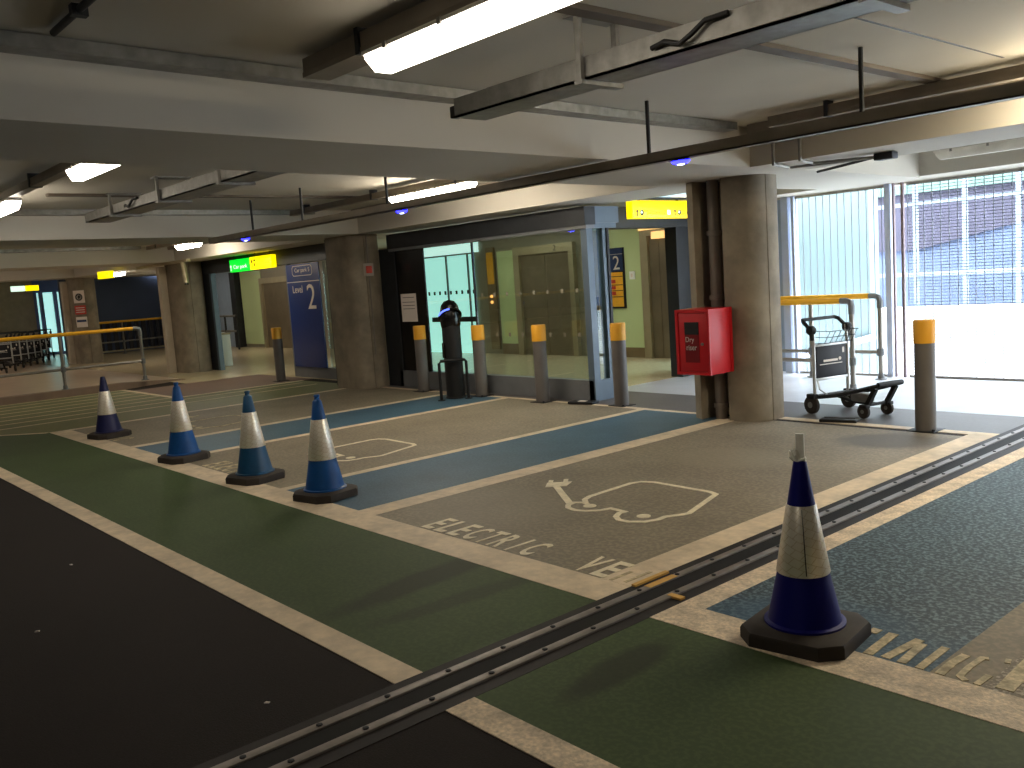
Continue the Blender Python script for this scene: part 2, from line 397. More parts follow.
# rear grounds
struct(MB().prism([(-13, 7.65), (-4.9, 7.65), (-4.9, 7.76), (JL, 7.76), (JL, 8.64), (-8.05, 8.64), (-8.05, 7.85), (-13, 7.85)], -.002, .002).build('floor_surface', 'dark_pavement'), 'dark pavement strip behind the bays', 'pavement')
paint('floor_surface', 'pale_screed', -8.05, JL, 8.64, 11.15, .003, 'pale smooth floor by the mesh facade')
paint('floor_surface', 'pale_screed', JR, 9, 10.2, 11.15, .0035, 'pale smooth floor right of the joint')
paint('floor_surface', 'terrazzo', -16.75, -8.05, 7.85, 12.1, .003, 'shiny beige lobby floor')
paint('floor_surface', 'terrazzo', -34, -16.75, 6.4, 12.1, .003, 'shiny beige floor of the far entrance')
# raised walkway on the far left with its kerb
slope = lambda x, y: .12-.115*max(0, min(1, (y-5.4)/1.35))
struct(MB().prism([(-40, -12), (-17.35, -12), (-17.35, 5.4), (-40, 5.4)], -.01, .12).build('floor_path', 'walk_paving'), 'raised pale walkway behind the railing', 'walkway')
struct(MB().prism([(-40, 5.4), (-17.35, 5.4), (-17.9, 6.75), (-40, 6.75)], -.01, .12, ztop=slope).build('floor_path', 'walk_paving'), 'ramp from the raised walkway down to the entrance floor', 'walkway')
struct(MB().prism([(-17.35, -12), (-17.15, -12), (-17.15, 5.4), (-17.35, 5.4)], -.01, .125).build('kerb', 'kerb_stone'), 'tan stone kerb edging the raised walkway', 'kerb')
struct(MB().prism([(-17.35, 5.4), (-17.15, 5.4), (-17.7, 6.75), (-17.9, 6.75)], -.01, .125, ztop=lambda x, y: slope(x, y)+.005).build('kerb', 'kerb_stone'), 'dropping end of the tan stone kerb', 'kerb')

# movement joint: dark band, rubber gland, two bolted metal rails
struct(MB().box(JL, JR, -12, 11.1, -.002, .003).build('floor_strip', 'joint_band'), 'dark band of the movement joint crossing the floor', 'movement joint')
struct(MB().box(-2.80, -2.705, -12, 11.1, -.002, .006).build('floor_strip', 'joint_rubber'), 'black rubber gland of the movement joint', 'movement joint')
for x, lb in ((-2.825, 'bay side'), (-2.675, 'blue side')):
    r = MB()
    r.box(x-.022, x+.022, -12, 11.1, -.002, .012, bev=.003)
    ro = struct(r.build('floor_trim', 'joint_metal'), 'bolted metal rail of the movement joint, '+lb, 'movement joint')
    for k in range(40):
        y = .55+.29*k+(.1 if x > -2.75 else 0)
        MB().lathe([(.012, .011), (.012, .016), (.007, .018), (0, .018)], 8, (x, y, 0)).build('bolt', 'dark_steel', ro)
for x0, x1, y0, y1, lb in ((-2.91, -2.885, 3.2, 3.46, 'long amber paint dash on the joint band beside the lettering'), (-2.845, -2.805, 3.22, 3.43, 'amber paint dash on the metal rail of the joint'),
                           (-2.68, -2.60, 3.19, 3.225, 'short amber paint dash across the joint band')):
    struct(MB().box(x0, x1, y0, y1, 0, .0135).build('floor_marking', 'yellow_scrap'), lb, 'floor paint')

# lettering and symbols painted on the floor
def floor_word(s, x0, x1, y0, y1, m, label, gap=1.0):
    n = len(s); pitch = (x1-x0)/(n-1+.72)
    root = None
    for i, ch in enumerate(s):
        w = pitch*.72*(.22 if ch == 'I' else 1)
        t = text('floor_marking' if root is None else 'letter', ch, None, m, w, y1-y0, (x0+pitch*i+pitch*.36, (y0+y1)/2, .0045), (0, 0, 0), .002, .022)
        if root is None: root = struct(t, label, 'floor lettering')
        else: t.location = Vector(t.location)-root.location; t.parent = root
    return root
floor_word('ELECTRIC', -4.705, -3.70, 3.205, 3.445, 'mark_paint', 'ELECTRIC lettering on the bay by the joint')
floor_word('VE', -3.345, -3.10, 3.20, 3.45, 'mark_paint', 'VE of the cut off word on the bay by the joint')
floor_word('ELECTRIC', -8.235, -7.23, 3.205, 3.445, 'mark_worn', 'worn lettering on the bay between the blue strips')
floor_word('ELECTRIC', -11.77, -10.76, 3.205, 3.445, 'mark_worn', 'worn lettering on the bay beside the hatching')
for pts, lb in (([(-3.05, 3.2), (-3.05, 3.36)], 'H'), ([(-2.97, 3.22), (-2.97, 3.42)], 'I')):
    struct(MB().ribbon(pts, .022, 0, .0062).build('floor_marking', 'mark_worn'), 'faint stroke of a worn letter on the cream joint line', 'floor lettering')
strk = [([(-1.68, 3.18), (-1.695, 3.425)], .04), ([(-1.615, 3.19), (-1.59, 3.43)], .038), ([(-1.55, 3.185), (-1.565, 3.40)], .035), ([(-1.48, 3.18), (-1.485, 3.42)], .032), ([(-1.765, 3.38), (-1.765, 3.43)], .04)]
for pts, w in strk:
    struct(MB().ribbon(pts, w, 0, .006).build('floor_marking', 'mark_worn'), 'cream letter stroke on the worn blue ground', 'floor lettering')
for pts, w in (([(-1.405, 3.18), (-1.41, 3.30), (-1.40, 3.40)], .035), ([(-1.315, 3.185), (-1.345, 3.21), (-1.35, 3.3), (-1.345, 3.41), (-1.325, 3.42)], .025), ([(-1.275, 3.18), (-1.27, 3.28)], .025), ([(-1.26, 3.42), (-1.27, 3.46)], .02),
               ([(-1.19, 3.2), (-1.2, 3.5)], .06), ([(-1.09, 3.2), (-1.1, 3.5)], .05)):
    struct(MB().ribbon(pts, w, 0, .006).build('floor_marking', 'mark_worn'), 'worn cream letter stroke right of the blue ground', 'floor lettering')
def car_symbol(dx, m, label):
    s = MB()
    sh = lambda P: [(x+dx, y) for x, y in P]
    arch = lambda cx, cy, r, a0, a1: [(cx+r*math.cos(math.radians(a0+(a1-a0)*k/10)), cy+r*1.05*math.sin(math.radians(a0+(a1-a0)*k/10))) for k in range(11)]
    body = [(-4.235, 4.245), (-4.30, 4.30), (-4.33, 4.38), (-4.345, 4.83), (-4.31, 4.91), (-4.22, 4.945), (-3.72, 4.93), (-3.645, 4.90), (-3.50, 4.42), (-3.515, 4.37), (-3.57, 4.27)]
    body += [(-3.565, 4.2), (-3.60, 4.11), (-3.68, 4.055), (-3.76, 4.05), (-3.83, 4.10), (-3.865, 4.17), (-3.86, 4.215), (-3.99, 4.225), (-4.015, 4.15), (-4.08, 4.085), (-4.16, 4.06), (-4.24, 4.08), (-4.29, 4.13), (-4.30, 4.2), (-4.25, 4.235), (-4.20, 4.225)]
    s.ribbon(sh(body), .038, 0, .0062)
    o = struct(s.build('floor_marking', m), label, 'floor symbol')
    for cx, cy in ((-3.69, 4.205), (-4.15, 4.195)):
        MB().lathe([(.045, 0), (.045, .0062), (0, .0062)], 20, (cx+dx, cy, 0), sx=1.0).build('wheel', m, o)
    p = MB(); p.ribbon(sh([(-4.745, 4.46), (-4.30, 4.16)]), .05, 0, .0064)
    p.prism(sh([(-4.80, 4.40), (-4.69, 4.51), (-4.755, 4.635), (-4.885, 4.50)]), 0, .0066)
    p.ribbon(sh([(-4.87, 4.52), (-4.92, 4.575)]), .035, 0, .0064); p.ribbon(sh([(-4.79, 4.60), (-4.85, 4.665)]), .035, 0, .0064)
    p.build('plug', m, o)
    return o
car_symbol(0, 'mark_paint', 'white outline of a car with a plug on the bay by the joint')
car_symbol(-3.53, 'mark_paint', 'white car outline behind the fourth cone')
car_symbol(-7.06, 'mark_worn', 'faint car outline behind the second and third cones')

# ------------------------------------------------------------------ ceiling
ZS, ZB = 2.70, 2.36
struct(MB().box(-40, 9, -12, 11.25, ZS, ZS+.3).build('ceiling', 'ceiling_white'), 'painted concrete slab ceiling', 'ceiling')
for k, lb in ((-3, 'far left, third'), (-2, 'above the far left column'), (-1, 'above the column beside the lobby'), (0, 'above the column with the red box'), (1, 'off to the right')):
    dx = 7.06*k
    pts = [(-5.33, -12), (-4.24, -12), (-4.24, 0), (-4.44, 2.7), (-4.56, 4.93), (-4.60, 6.87), (-4.62, 8.4), (-4.74, 10.4), (-5.9, 10.4), (-5.95, 6.9), (-5.83, 4.75), (-5.63, 2.87), (-5.33, 0)]
    struct(MB().prism([(x+dx, y) for x, y in pts], ZB, ZS+.01).build('ceiling_beam', 'beam_white'), 'deep pale concrete beam '+lb, 'beam')
    # steel angle where beam meets slab
    tp = [(-4.24, -12), (-4.12, -12), (-4.12, 0), (-4.30, 2.7), (-4.42, 4.93), (-4.46, 6.5), (-4.60, 6.5), (-4.56, 4.93), (-4.44, 2.7), (-4.24, 0)]
    struct(MB().prism([(x+dx, y) for x, y in tp], 2.635, 2.695).build('ceiling_trim', 'galvanised'), 'steel channel along the beam '+lb, 'steel channel')
spans = [(-4.61, 2.42, 6.87, 7.75, 'right of the red box column'), (-11.66, -5.92, 7.27, 8.3, 'in front of the glass lobby'), (-18.72, -12.98, 7.2, 8.3, 'in front of the far entrance'), (-25.8, -20.0, 7.2, 8.3, 'far left')]
for x0, x1, y0, y1, lb in spans:
    struct(MB().box(x0, x1, y0, y1, ZB, ZS+.01).build('ceiling_beam', 'beam_white'), 'cross beam '+lb, 'beam')
    struct(MB().box(x0+.1, x1-.1, y0-.16, y0-.02, 2.60, 2.695).build('ceiling_trim', 'trunking'), 'steel channel at the top of the cross beam '+lb, 'steel channel')
struct(MB().box(-7.6, 9, 10.4, 11.2, 2.375, ZS+.01).build('ceiling_beam', 'beam_white'), 'edge beam above the mesh facade', 'beam')
struct(MB().box(-9, 9, 10.95, 11.15, 2.35, 2.40).build('ceiling_trim', 'beam_white'), 'white strip above the mesh facade', 'trim')
# flat dark cover strips on the slab
for x, y0, y1, lb in ((-2.83, 2.6, 6.7, 'right bay'), (-9.9, 2.6, 7.1, 'bay left of the main beam')):
    struct(MB().box(x-.045, x+.045, y0, y1, 2.675, 2.70).build('ceiling_strip', 'strip_brown'), 'dark flat cover strip on the slab, '+lb, 'cover strip')
struct(MB().box(-2.3, -2.285, 3.8, 6.2, 2.698, 2.702).build('ceiling_strip', 'dark_steel'), 'thin dark slab joint line', 'slab joint')
struct(MB().box(-.9, -.81, 2.0, 6.6, 2.675, 2.70).build('ceiling_strip', 'strip_brown'), 'dark flat cover strip beyond the right edge', 'cover strip')

# tubes, trunking
def trunk(x0, x1, y, z, w, h, label, m='trunking'):
    t = thing('cable_trunking', label, 'trunking', ((x0+x1)/2, y, z))
    L = (x1-x0)/2
    MB().box(-L, L, -w/2, w/2, 0, h, bev=.004).build('channel', m, t)
    MB().box(-L, L, -w/2-.004, w/2+.004, -.012, .012).build('cover', m, t)
    for k in (-.8, 0, .8):
        MB().box(k*L-.015, k*L+.015, -w/2-.012, w/2+.012, -.016, 2.70-z).build('bracket', 'dark_steel', t)
    return t
trunk(-4.05, 1.1, 2.36, 2.60, .14, .08, 'dark trunking carrying the big bright lamp overhead')
trunk(-11.2, -5.7, 2.14, 2.60, .08, .06, 'thin trunking carrying the two lamps at upper left')
trunk(-11.3, -7.2, 6.02, 2.60, .07, .06, 'trunking carrying the lamp before the glass lobby')
trunk(-18.2, -13.1, 6.5, 2.60, .07, .06, 'trunking carrying the lamp before the far entrance')
trunk(-4.1, .9, 6.42, 2.60, .07, .07, 'trunking carrying the lamp over the right bay')
c = thing('conduit', 'thin dark conduit crossing the slab at top left', 'conduit', (-3.2, 1.18, 2.681))
MB().tube([(-.9, 0, 0), (2.2, 0, 0)], .015).build('pipe', 'dark_steel', c)
for x in (-.55, .3, 1.2): MB().box(x-.02, x+.02, -.03, .03, -.024, .04).build('saddle', 'dark_steel', c)

def lamp(x0, y, z, L, label, lit=True, w=.15, glow='lamp_glow'):
    t = thing('batten_lamp', label, 'ceiling lamp', (x0+L/2, y, z), 0, 'strip lamps under the slab')
    h = L/2
    MB().box(-h, h, -w/2, w/2, .048, .068, bev=.006).build('housing', 'tube_off', t)
    d = MB(); prof = [(-w*.48, .05), (-w*.45, .005), (-w*.30, -.03), (w*.30, -.03), (w*.45, .005), (w*.48, .05)]
    vs = []
    for x, k in ((-h+.02, .0), (-h+.06, 1), (h-.06, 1), (h-.02, .0)):
        vs.append([d.bm.verts.new((x, py, .05+(pz-.05)*(k if k else .45))) for py, pz in prof])
    for a, b in zip(vs, vs[1:]):
        for i in range(5): d.bm.faces.new((a[i], a[i+1], b[i+1], b[i]))
    d.bm.faces.new(vs[0]); d.bm.faces.new(vs[-1][::-1])
    d.build('diffuser', glow if lit else 'tube_off', t)
    for k in (-.75, -.25, .25, .75):
        for s in (-1, 1): MB().box(k*h-.012, k*h+.012, s*w/2-.008, s*w/2+.008, .04, .068).build('clip', 'galvanised', t)
    for s in (-.6, .6): MB().box(s*h-.02, s*h+.02, -.02, .02, .066, 2.583-z).build('hanger', 'dark_steel', t)
    return t
lamp(-3.48, 2.33, 2.514, 1.55, 'big bright strip lamp overhead, nearest the viewer', w=.14, glow='lamp_dim')
lamp(-7.28, 2.12, 2.515, 1.45, 'bright strip lamp peeping out behind the main beam at upper left', w=.13)
lamp(-10.75, 2.15, 2.515, 1.5, 'bright strip lamp cut by the left edge of the photo', w=.13)
lamp(-8.85, 6.02, 2.512, 1.48, 'bright strip lamp in front of the glass lobby', glow='lamp_strong')
lamp(-16.65, 6.5, 2.51, .95, 'small bright strip lamp before the far entrance signs', glow='lamp_strong')
lamp(-2.2, 6.42, 2.505, 1.55, 'strip lamp over the right bay, hidden behind the sensor rail', glow='lamp_flood')
lamp(-2.2, -1.8, 2.505, 1.5, 'added unseen fill lamp over the lane behind the camera', glow='lane_fill')  # unseen lamp, added to brighten the cone fronts and near lines
lamp(-4.45, 10.15, 2.53, 1.5, 'unlit strip lamp by the edge beam at the mesh facade', lit=False, w=.11)
lamp(-24.0, 7.5, 2.29, 1.2, 'far strip lamp beside the far yellow sign', w=.1)
lamp(-29.2, 2.2, 2.45, 1.4, 'farthest added fill lamp of the walkway, unseen beyond the left edge', glow='walk_fill')  # set out of view, kept only to light the walkway
lamp(-24.6, 10.3, 2.42, 1.3, 'far strip lamp between the far columns')
lamp(-12.4, -3.2, 2.50, 1.5, 'added unseen fill lamp over the lane left behind the camera')  # unseen lamp put in as fill for the lane
lamp(-20.2, 2.2, 2.50, 1.5, 'added fill lamp over the walkway, unseen beyond the left edge', glow='walk_fill')  # unseen, added to brighten the far left walkway
lamp(-24.5, 2.2, 2.50, 1.5, 'added fill lamp over the end of the walkway, unseen beyond the left edge', glow='walk_fill')  # another added lamp out of view, lifting the walkway end
lamp(-17.2, 2.2, 2.50, 1.5, 'added fill lamp over the hatched ground, unseen beyond the left edge')  # added out of view to lift the dark far left

def tray(x0, x1, y, z, w, label, stub):
    t = thing('cable_tray', label, 'cable tray', (x0, y, z))
    L = x1-x0
    c = MB(); c.box(0, L, -w/2, w/2, 0, .012); c.box(0, L, -w/2, -w/2+.012, 0, .10); c.box(0, L, w/2-.012, w/2, 0, .10)
    c.build('channel', 'galvanised', t)
    MB().box(.25, L, -w/2+.02, w/2-.02, .09, .108).build('lid', 'galvanised', t)
    k = .95
    while k < L:
        h = MB(); h.box(k-.015, k+.015, -w/2-.03, -w/2-.006, .0, 2.695-z); h.box(k-.025, k+.025, -w/2-.035, w/2+.03, -.02, 0); h.box(k-.06, k+.06, -w/2-.05, w/2+.03, 2.685-z, 2.7-z); h.box(k-.015, k+.015, w/2+.006, w/2+.03, 0, 2.695-z)
        h.build('hanger', 'galvanised', t); k += 1.35
    if stub:
        MB().box(-.08, .12, -w/2+.03, -.02, .012, .075, bev=.006).build('end_box', 'black_matt', t)
        MB().tube([(1.36, -w/2-.012, .045), (1.44, -w/2-.03, .05), (1.52, -w/2-.035, .022), (1.58, -w/2-.03, .05), (1.64, -w/2-.025, .085), (1.74, -w/2-.012, .09)], .012, 6).build('cable', 'black_matt', t)
    return t
tray(-3.85, 1.2, 3.16, 2.41, .21, 'wide galvanised cable tray ending beside the main beam', True)
tray(-10.8, -6.0, 3.33, 2.485, .26, 'cable tray behind the main beam at left', True)

# sensor rail with blue bay lights
RY, RZ = 5.0, 2.268
t = thing('sensor_rail', 'long dark suspended rail carrying the blue bay lights', 'rail', (-5, RY, RZ))
r = MB(); r.box(-6.66, 8, -.04, .04, 0, .01); r.box(-6.66, 8, -.04, -.03, 0, .072); r.box(-6.66, 8, .03, .04, 0, .072); r.build('channel', 'trunking', t)
for x in (-5.4, -4.15, -2.45, .84, 2.4, 4.4):
    MB().tube([(x, 0, .01), (x, 0, 2.70-RZ)], .014, 8).build('hanger_rod', 'dark_steel', t)
for x, lb in ((-10.63, 'blue bay light before the far entrance'), (-7.22, 'blue bay light below the lobby lamp'), (-3.89, 'blue bay light beside the column with the red box')):
    b = thing('bay_light', lb, 'indicator light', (x, RY, RZ), 0, 'blue bay lights on the rail')
    MB().lathe([(.06, -.012), (.06, 0), (0, 0)], 20, sx=1.2, sy=.7).build('base', 'black_matt', b)
    MB().lathe([(0, -.036), (.03, -.034), (.05, -.024), (.055, -.012), (0, -.012)], 20, sx=1.3, sy=.8).build('lens', 'led_blue', b)
    MB().lathe([(0, -.042), (.014, -.040), (.018, -.033), (0, -.032)], 16, sx=1.8, sy=.8).build('diode', 'led_core', b)
# conduit cluster on the cross beam beside the column
t = thing('conduit_cluster', 'bundle of thin conduits and boxes under the ceiling right of the column', 'conduit', (-4.05, 7.3, 2.33))
MB().tube([(-.45, .5, 0), (-.2, .35, 0), (.35, .0, 0)], .012, 6).build('pipe', 'dark_steel', t)
MB().tube([(-.3, -.2, 0), (.4, .03, 0)], .012, 6).build('pipe', 'galvanised', t)
MB().tube([(-.05, -.28, 0), (.42, .06, 0)], .012, 6).build('pipe', 'galvanised', t)
MB().box(.36, .52, -.03, .07, -.03, .025, bev=.005).build('junction_box', 'dark_steel', t)
for x in (-.3, -.05):
    MB().tube([(x, -.46, .22), (x, -.46, .02), (x, -.24, .0)], .016, 8).build('drop_pipe', 'galvanised', t)
    MB().box(x-.03, x+.03, -.5, -.42, .2, .26).build('clamp', 'dark_steel', t)

# ------------------------------------------------------------------ columns
def col_profile(dx, dy):
    R = .25; x0, x1, y0, y1 = -5.70+dx, -4.90+dx, 7.36+dy, 7.93+dy
    P = [(x0+.03, y0), (-5.56+dx, y0-.06), (-5.55+dx, y0+.32), (-5.29+dx, y0+.32), (-5.27+dx, y0)] if dx == 0 else [(x0+.03, y0-.02), (-5.56+dx, y0-.03)]
    P += [(x1-R+R*math.cos(math.radians(a)), y0+R+R*math.sin(math.radians(a))) for a in range(-90, -11, 6)]
    P += [(x1-.016, y0+R-.05), (x1-.024, y0+R-.042), (x1-.006, y0+R-.036)]
    P += [(x1, y0+R)]
    P += [(x1-R+R*math.cos(math.radians(a)), y1-R+R*math.sin(math.radians(a))) for a in (0, 22, 45, 67, 90, )]
    P += [(x0+R+R*math.cos(math.radians(a)), y1-R+R*math.sin(math.radians(a))) for a in (90, 120, 150, 180)]
    P += [(x0, y0+.03)]
    return P
for dx, dy, lb in ((0, 0, 'with the red box and downpipe'), (-6.95, -.1, 'between the blue panel and the lobby'), (-14.05, 0, 'far left, before the far entrance'), (-21.5, 0, 'with small signs, far left')):
    struct(MB().prism(col_profile(dx, dy), 0, ZB+.02).build('column', 'concrete'), 'rounded bare concrete column '+lb, 'column')
for dx, z in ((-14.05, 2.30), (-21.5, 2.30)):
    struct(MB().box(-5.74+dx, -5.58+dx, 7.18, 7.36, 0, z, bev=.01).build('column_trim', 'concrete_pale'), 'pale edge strip of a far left column', 'column edge')
struct(MB().prism([(-29.6, 5.4), (-28.6, 5.0), (-28.4, 5.4), (-29.4, 5.9)], 0, ZB+.3).build('column', 'concrete'), 'farthest concrete column at the left edge', 'column')
struct(MB().box(-28.45, -28.25, 4.95, 5.2, 0, ZB+.2).build('column_trim', 'concrete_pale'), 'pale edge strip at the left edge of the photo', 'column edge')
t = thing('downpipe', 'grey downpipe in the slot of the column behind the red box', 'pipe', (-5.42, 7.44, 0))
MB().tube([(0, 0, 0), (0, 0, 2.36)], .06, 16).build('pipe', 'pipe_grey', t)
for z in (.14, 1.22, 1.85): MB().lathe([(.06, z-.025), (.075, z-.022), (.075, z+.022), (.06, z+.025)], 16).build('collar', 'pipe_grey', t)
MB().box(-.09, .09, .05, .25, 1.84, 1.87).build('bracket', 'dark_steel', t)

# red dry riser cabinet
t = thing('riser_cabinet', 'red wall cabinet with a small window on the column', 'cabinet', (-5.39, 7.0, .50))
MB().box(-.20, .20, 0, .34, 0, .63, bev=.006).build('body', 'red_box', t)
f = MB(); f.box(-.20, .20, -.02, 0, .0, .03); f.box(-.20, .20, -.02, 0, .60, .63); f.box(-.20, -.17, -.02, 0, .03, .60); f.box(.17, .20, -.02, 0, .03, .60)
f.build('frame', 'red_box', t)
d = MB().box(-.165, .165, -.014, .0, .035, .595, bev=.003).build('door', 'red_box', t)
MB().box(-.09, .075, -.019, -.012, .12, .51).build('window', 'red_dark', d)
MB().box(-.09, .075, -.021, -.017, .39, .51).build('window_bar', 'black_matt', d)
text('lettering', 'Dry', d, 'text_pale', .10, .065, (-.03, -.0195, .335), FRONT); text('lettering', 'riser', d, 'text_pale', .12, .05, (-.012, -.0195, .265), FRONT)
MB().tube([(.12, -.02, .30), (.12, -.035, .30)], .014, 12).build('lock', 'galvanised', d)
MB().box(.19, .205, .31, .345, .0, .63).build('back_flange', 'red_box', t)

# ------------------------------------------------------------------ cones
def cone(x, y, rz, body, label, H=.735, tie=False, knob=True, s=1.0):
    t = thing('traffic_cone', label, 'traffic cone', (x, y, 0), rz, 'traffic cones along the bay fronts')
    b = MB(); w = .235*s*(.93 if tie else .88); cc = .075
    pts = [(-w+cc, -w), (w-cc, -w), (w, -w+cc), (w, w-cc), (w-cc, w), (-w+cc, w), (-w, w-cc), (-w, -w+cc)]
    lo = [b.bm.verts.new((p[0], p[1], .004)) for p in pts]; mi = [b.bm.verts.new((p[0], p[1], .045)) for p in pts]; up = [b.bm.verts.new((p[0]*.97, p[1]*.97, .058)) for p in pts]; hi = [b.bm.verts.new((p[0]*.84, p[1]*.84, .070)) for p in pts]
    b.bm.faces.new(lo[::-1]); b.bm.faces.new(hi)
    for A, B in ((lo, mi), (mi, up), (up, hi)):
        for i in range(8): b.bm.faces.new((A[i], A[(i+1) % 8], B[(i+1) % 8], B[i]))
    b.build('base', 'rubber', t)
    z0, z1 = .06, H
    R = lambda z: .140+(.026-.140)*((z-z0)/(z1-z0))
    za, zb = z0+.33*(z1-z0), z0+.745*(z1-z0)
    MB().lathe([(0, z0), (R(z0)+.022, z0), (R(z0)+.022, z0+.018), (R(z0)+.006, z0+.024), (R(za), za), (0, za)], 40).build('lower_body', body, t)
    MB().lathe([(0, za), (R(za)+.003, za), (R(za)+.0045, za+.003), (R(zb)+.0045, zb-.003), (R(zb)+.003, zb), (0, zb)], 40).build('reflective_sleeve', 'sleeve', t)
    top = [(0, zb), (R(zb)+.0, zb), (R(z1-.05), z1-.05)]
    if knob: top += [(R(z1)+.004, z1-.045), (R(z1)-.006, z1-.035), (R(z1)-.008, z1-.02), (R(z1)-.002, z1-.012), (.018, z1), (0, z1)]
    else: top += [(R(z1), z1), (.024, z1+.004), (0, z1+.004)]
    MB().lathe(top, 40).build('top', body, t)
    if tie:
        k = MB()
        k.tube([(.02*math.cos(a), .02*math.sin(a), H+.002+.002*a) for a in [i*.5 for i in range(15)]], .006, 6)
        k.tube([(-.015, 0, H+.005), (-.032, -.005, H+.02), (-.036, .0, H+.035), (-.02, .004, H+.032), (-.008, .0, H+.012)], .0125, 8)
        k.tube([(.0, -.012, H+.006), (-.008, -.02, H+.03), (-.02, -.012, H+.048)], .012, 8)
        k.box(-.014, .020, -.004, .004, H+.01, H+.115)
        k.build('plastic_tie', 'tie_white', t)
        MB().box(.042, .058, -.082, -.07, za+.0, za+.045).build('sleeve_tab', 'cone_navy', t)
        g = R(zb); MB().tube([(R(za)*.52, -R(za)*.86-.004, za+.01), (g*.45, -g*.9-.004, zb-.01)], .0022, 5).build('sleeve_seam', 'rubber', t)
    return t
cone(-1.955, 3.19, math.radians(8), 'cone_navy', 'navy traffic cone with a white plastic tie on top, nearest the viewer', H=.735, tie=True, knob=False, s=1.0)
cone(-6.03, 3.27, math.radians(12), 'cone_blue', 'blue traffic cone at the end of the middle blue strip', H=.785)
cone(-7.14, 3.23, math.radians(14), 'cone_teal', 'teal blue cone with a bright silver sleeve before the worn lettering', H=.765)
cone(-8.73, 3.235, math.radians(10), 'cone_blue', 'blue traffic cone at the corner of the charging post strip', H=.77)
cone(-11.21, 3.30, math.radians(10), 'cone_dark', 'dark navy traffic cone with a white sleeve, farthest by the hatching', knob=False, H=.72)

# ------------------------------------------------------------------ bollards
def bollard(x, y, label):
    t = thing('bollard', label, 'bollard', (x, y, 0), 0, 'grey bollards with yellow tops')
    MB().lathe([(.084, 0), (.084, .76), (0, .76)], 28).build('post', 'post_grey', t)
    MB().lathe([(0, .76), (.089, .76), (.089, .945), (.084, .957), (0, .96)], 28).build('yellow_cap', 'post_yellow', t)
    b = MB(); b.box(-.12, .12, -.11, .11, 0, .01, bev=.003); b.build('base_plate', 'black_matt', t)
    for s in (-1, 1): MB().lathe([(.014, .012), (.014, .03), (0, .032)], 6, (s*.102, -s*.085, 0)).build('bolt', 'dark_steel', t)
    return t
bollard(-10.72, 7.56, 'bollard in front of the black glass panel')
bollard(-9.38, 7.56, 'bollard just right of the black charging post')
bollard(-8.13, 7.51, 'bollard in front of the clear lobby glass')
bollard(-6.98, 7.68, 'bollard at the corner of the glass lobby')
bollard(-3.48, 7.68, 'bollard near the mesh facade beside the baggage trolley')
bollard(-14.88, 7.4, 'bollard beside the blue level panel')

# ------------------------------------------------------------------ charging post
t = thing('charging_post', 'black charging post with a rounded head and blue light', 'charging post', (-9.62, 7.3, 0), math.radians(-20))
MB().lathe([(0, 0), (.165, 0), (.165, .02), (.152, .03), (.152, .95), (.15, 1.0), (0, 1.0)], 28, sx=1, sy=.8).build('body', 'black_matt', t)
h = MB().lathe([(0, .93), (.14, .94), (.155, .99), (.162, 1.08), (.155, 1.16), (.13, 1.245), (.08, 1.30), (0, 1.32)], 28, sx=1, sy=.85).build('head', 'black_gloss', t)
ring = MB(); P = []
for k in range(29):
    a = 2*PI*k/28; P.append((.17*math.cos(a), .144*math.sin(a), 1.10+.10*math.cos(a)-.02*math.sin(a)))
ring.tube(P, .014, 8, cap=False); ring.build('light_ring', 'black_gloss', h)
ls = MB(); P = []
for k in range(8):
    a = math.radians(-88+68*k/7); P.append((.176*math.cos(a), .152*math.sin(a), 1.10+.10*math.cos(a)-.02*math.sin(a)))
ls.tube(P, .012, 8); ls.build('light_strip', 'led_strip', h)
MB().box(-.05, .05, -.132, -.115, .55, .75, bev=.008).build('socket_cover', 'black_gloss', t)
t = thing('hoop_guard', 'low black hoop barrier in front of the charging post', 'barrier', (-9.47, 7.17, 0), math.radians(58))
MB().tube([(-.18, 0, 0), (-.18, 0, .50), (-.16, 0, .525), (.16, 0, .525), (.18, 0, .50), (.18, 0, 0)], .02, 10).build('hoop', 'black_matt', t)
for s in (-1, 1): MB().lathe([(.05, 0), (.05, .012), (.02, .014)], 14, (s*.18, 0, 0)).build('foot_plate', 'black_matt', t)

# ------------------------------------------------------------------ lobby glazing
ZL = 2.36
def glazing(name, label, parts, cat='glazing'):
    root = bpy.data.objects.new(name, None); COL.objects.link(root); struct(root, label, cat)
    for nm, m, bx in parts: MB().box(*bx).build(nm, m, root)
    return root
glazing('window_1', 'glazed lobby front in blue grey framing', [
    ('sill', 'grey_metal', (-11.65, -7.52, 7.80, 7.92, 0, .25)), ('header', 'dark_steel', (-11.65, -7.46, 7.74, 7.92, 2.11, 2.325)),
    ('head_strip', 'grey_metal', (-11.65, -7.46, 7.76, 7.9, 2.07, 2.11)), ('corner_post', 'blue_grey_metal', (-7.60, -7.50, 7.80, 7.90, .0, 2.12)),
    ('end_post', 'dark_steel', (-11.98, -11.58, 7.80, 7.92, .0, 2.12)),
    ('black_panel', 'black_gloss', (-11.58, -10.85, 7.825, 7.845, .25, 2.07)), ('pane', 'clear_glass', (-9.72, -7.60, 7.85, 7.862, .25, 2.07)),
    ('pane', 'clear_glass', (-11.55, -9.76, 7.85, 7.862, .25, 2.07)), ('joint', 'dark_steel', (-9.755, -9.725, 7.845, 7.868, .25, 2.07)),
    ('rail', 'dark_steel', (-10.85, -9.8, 7.9, 7.93, .98, 1.05))])
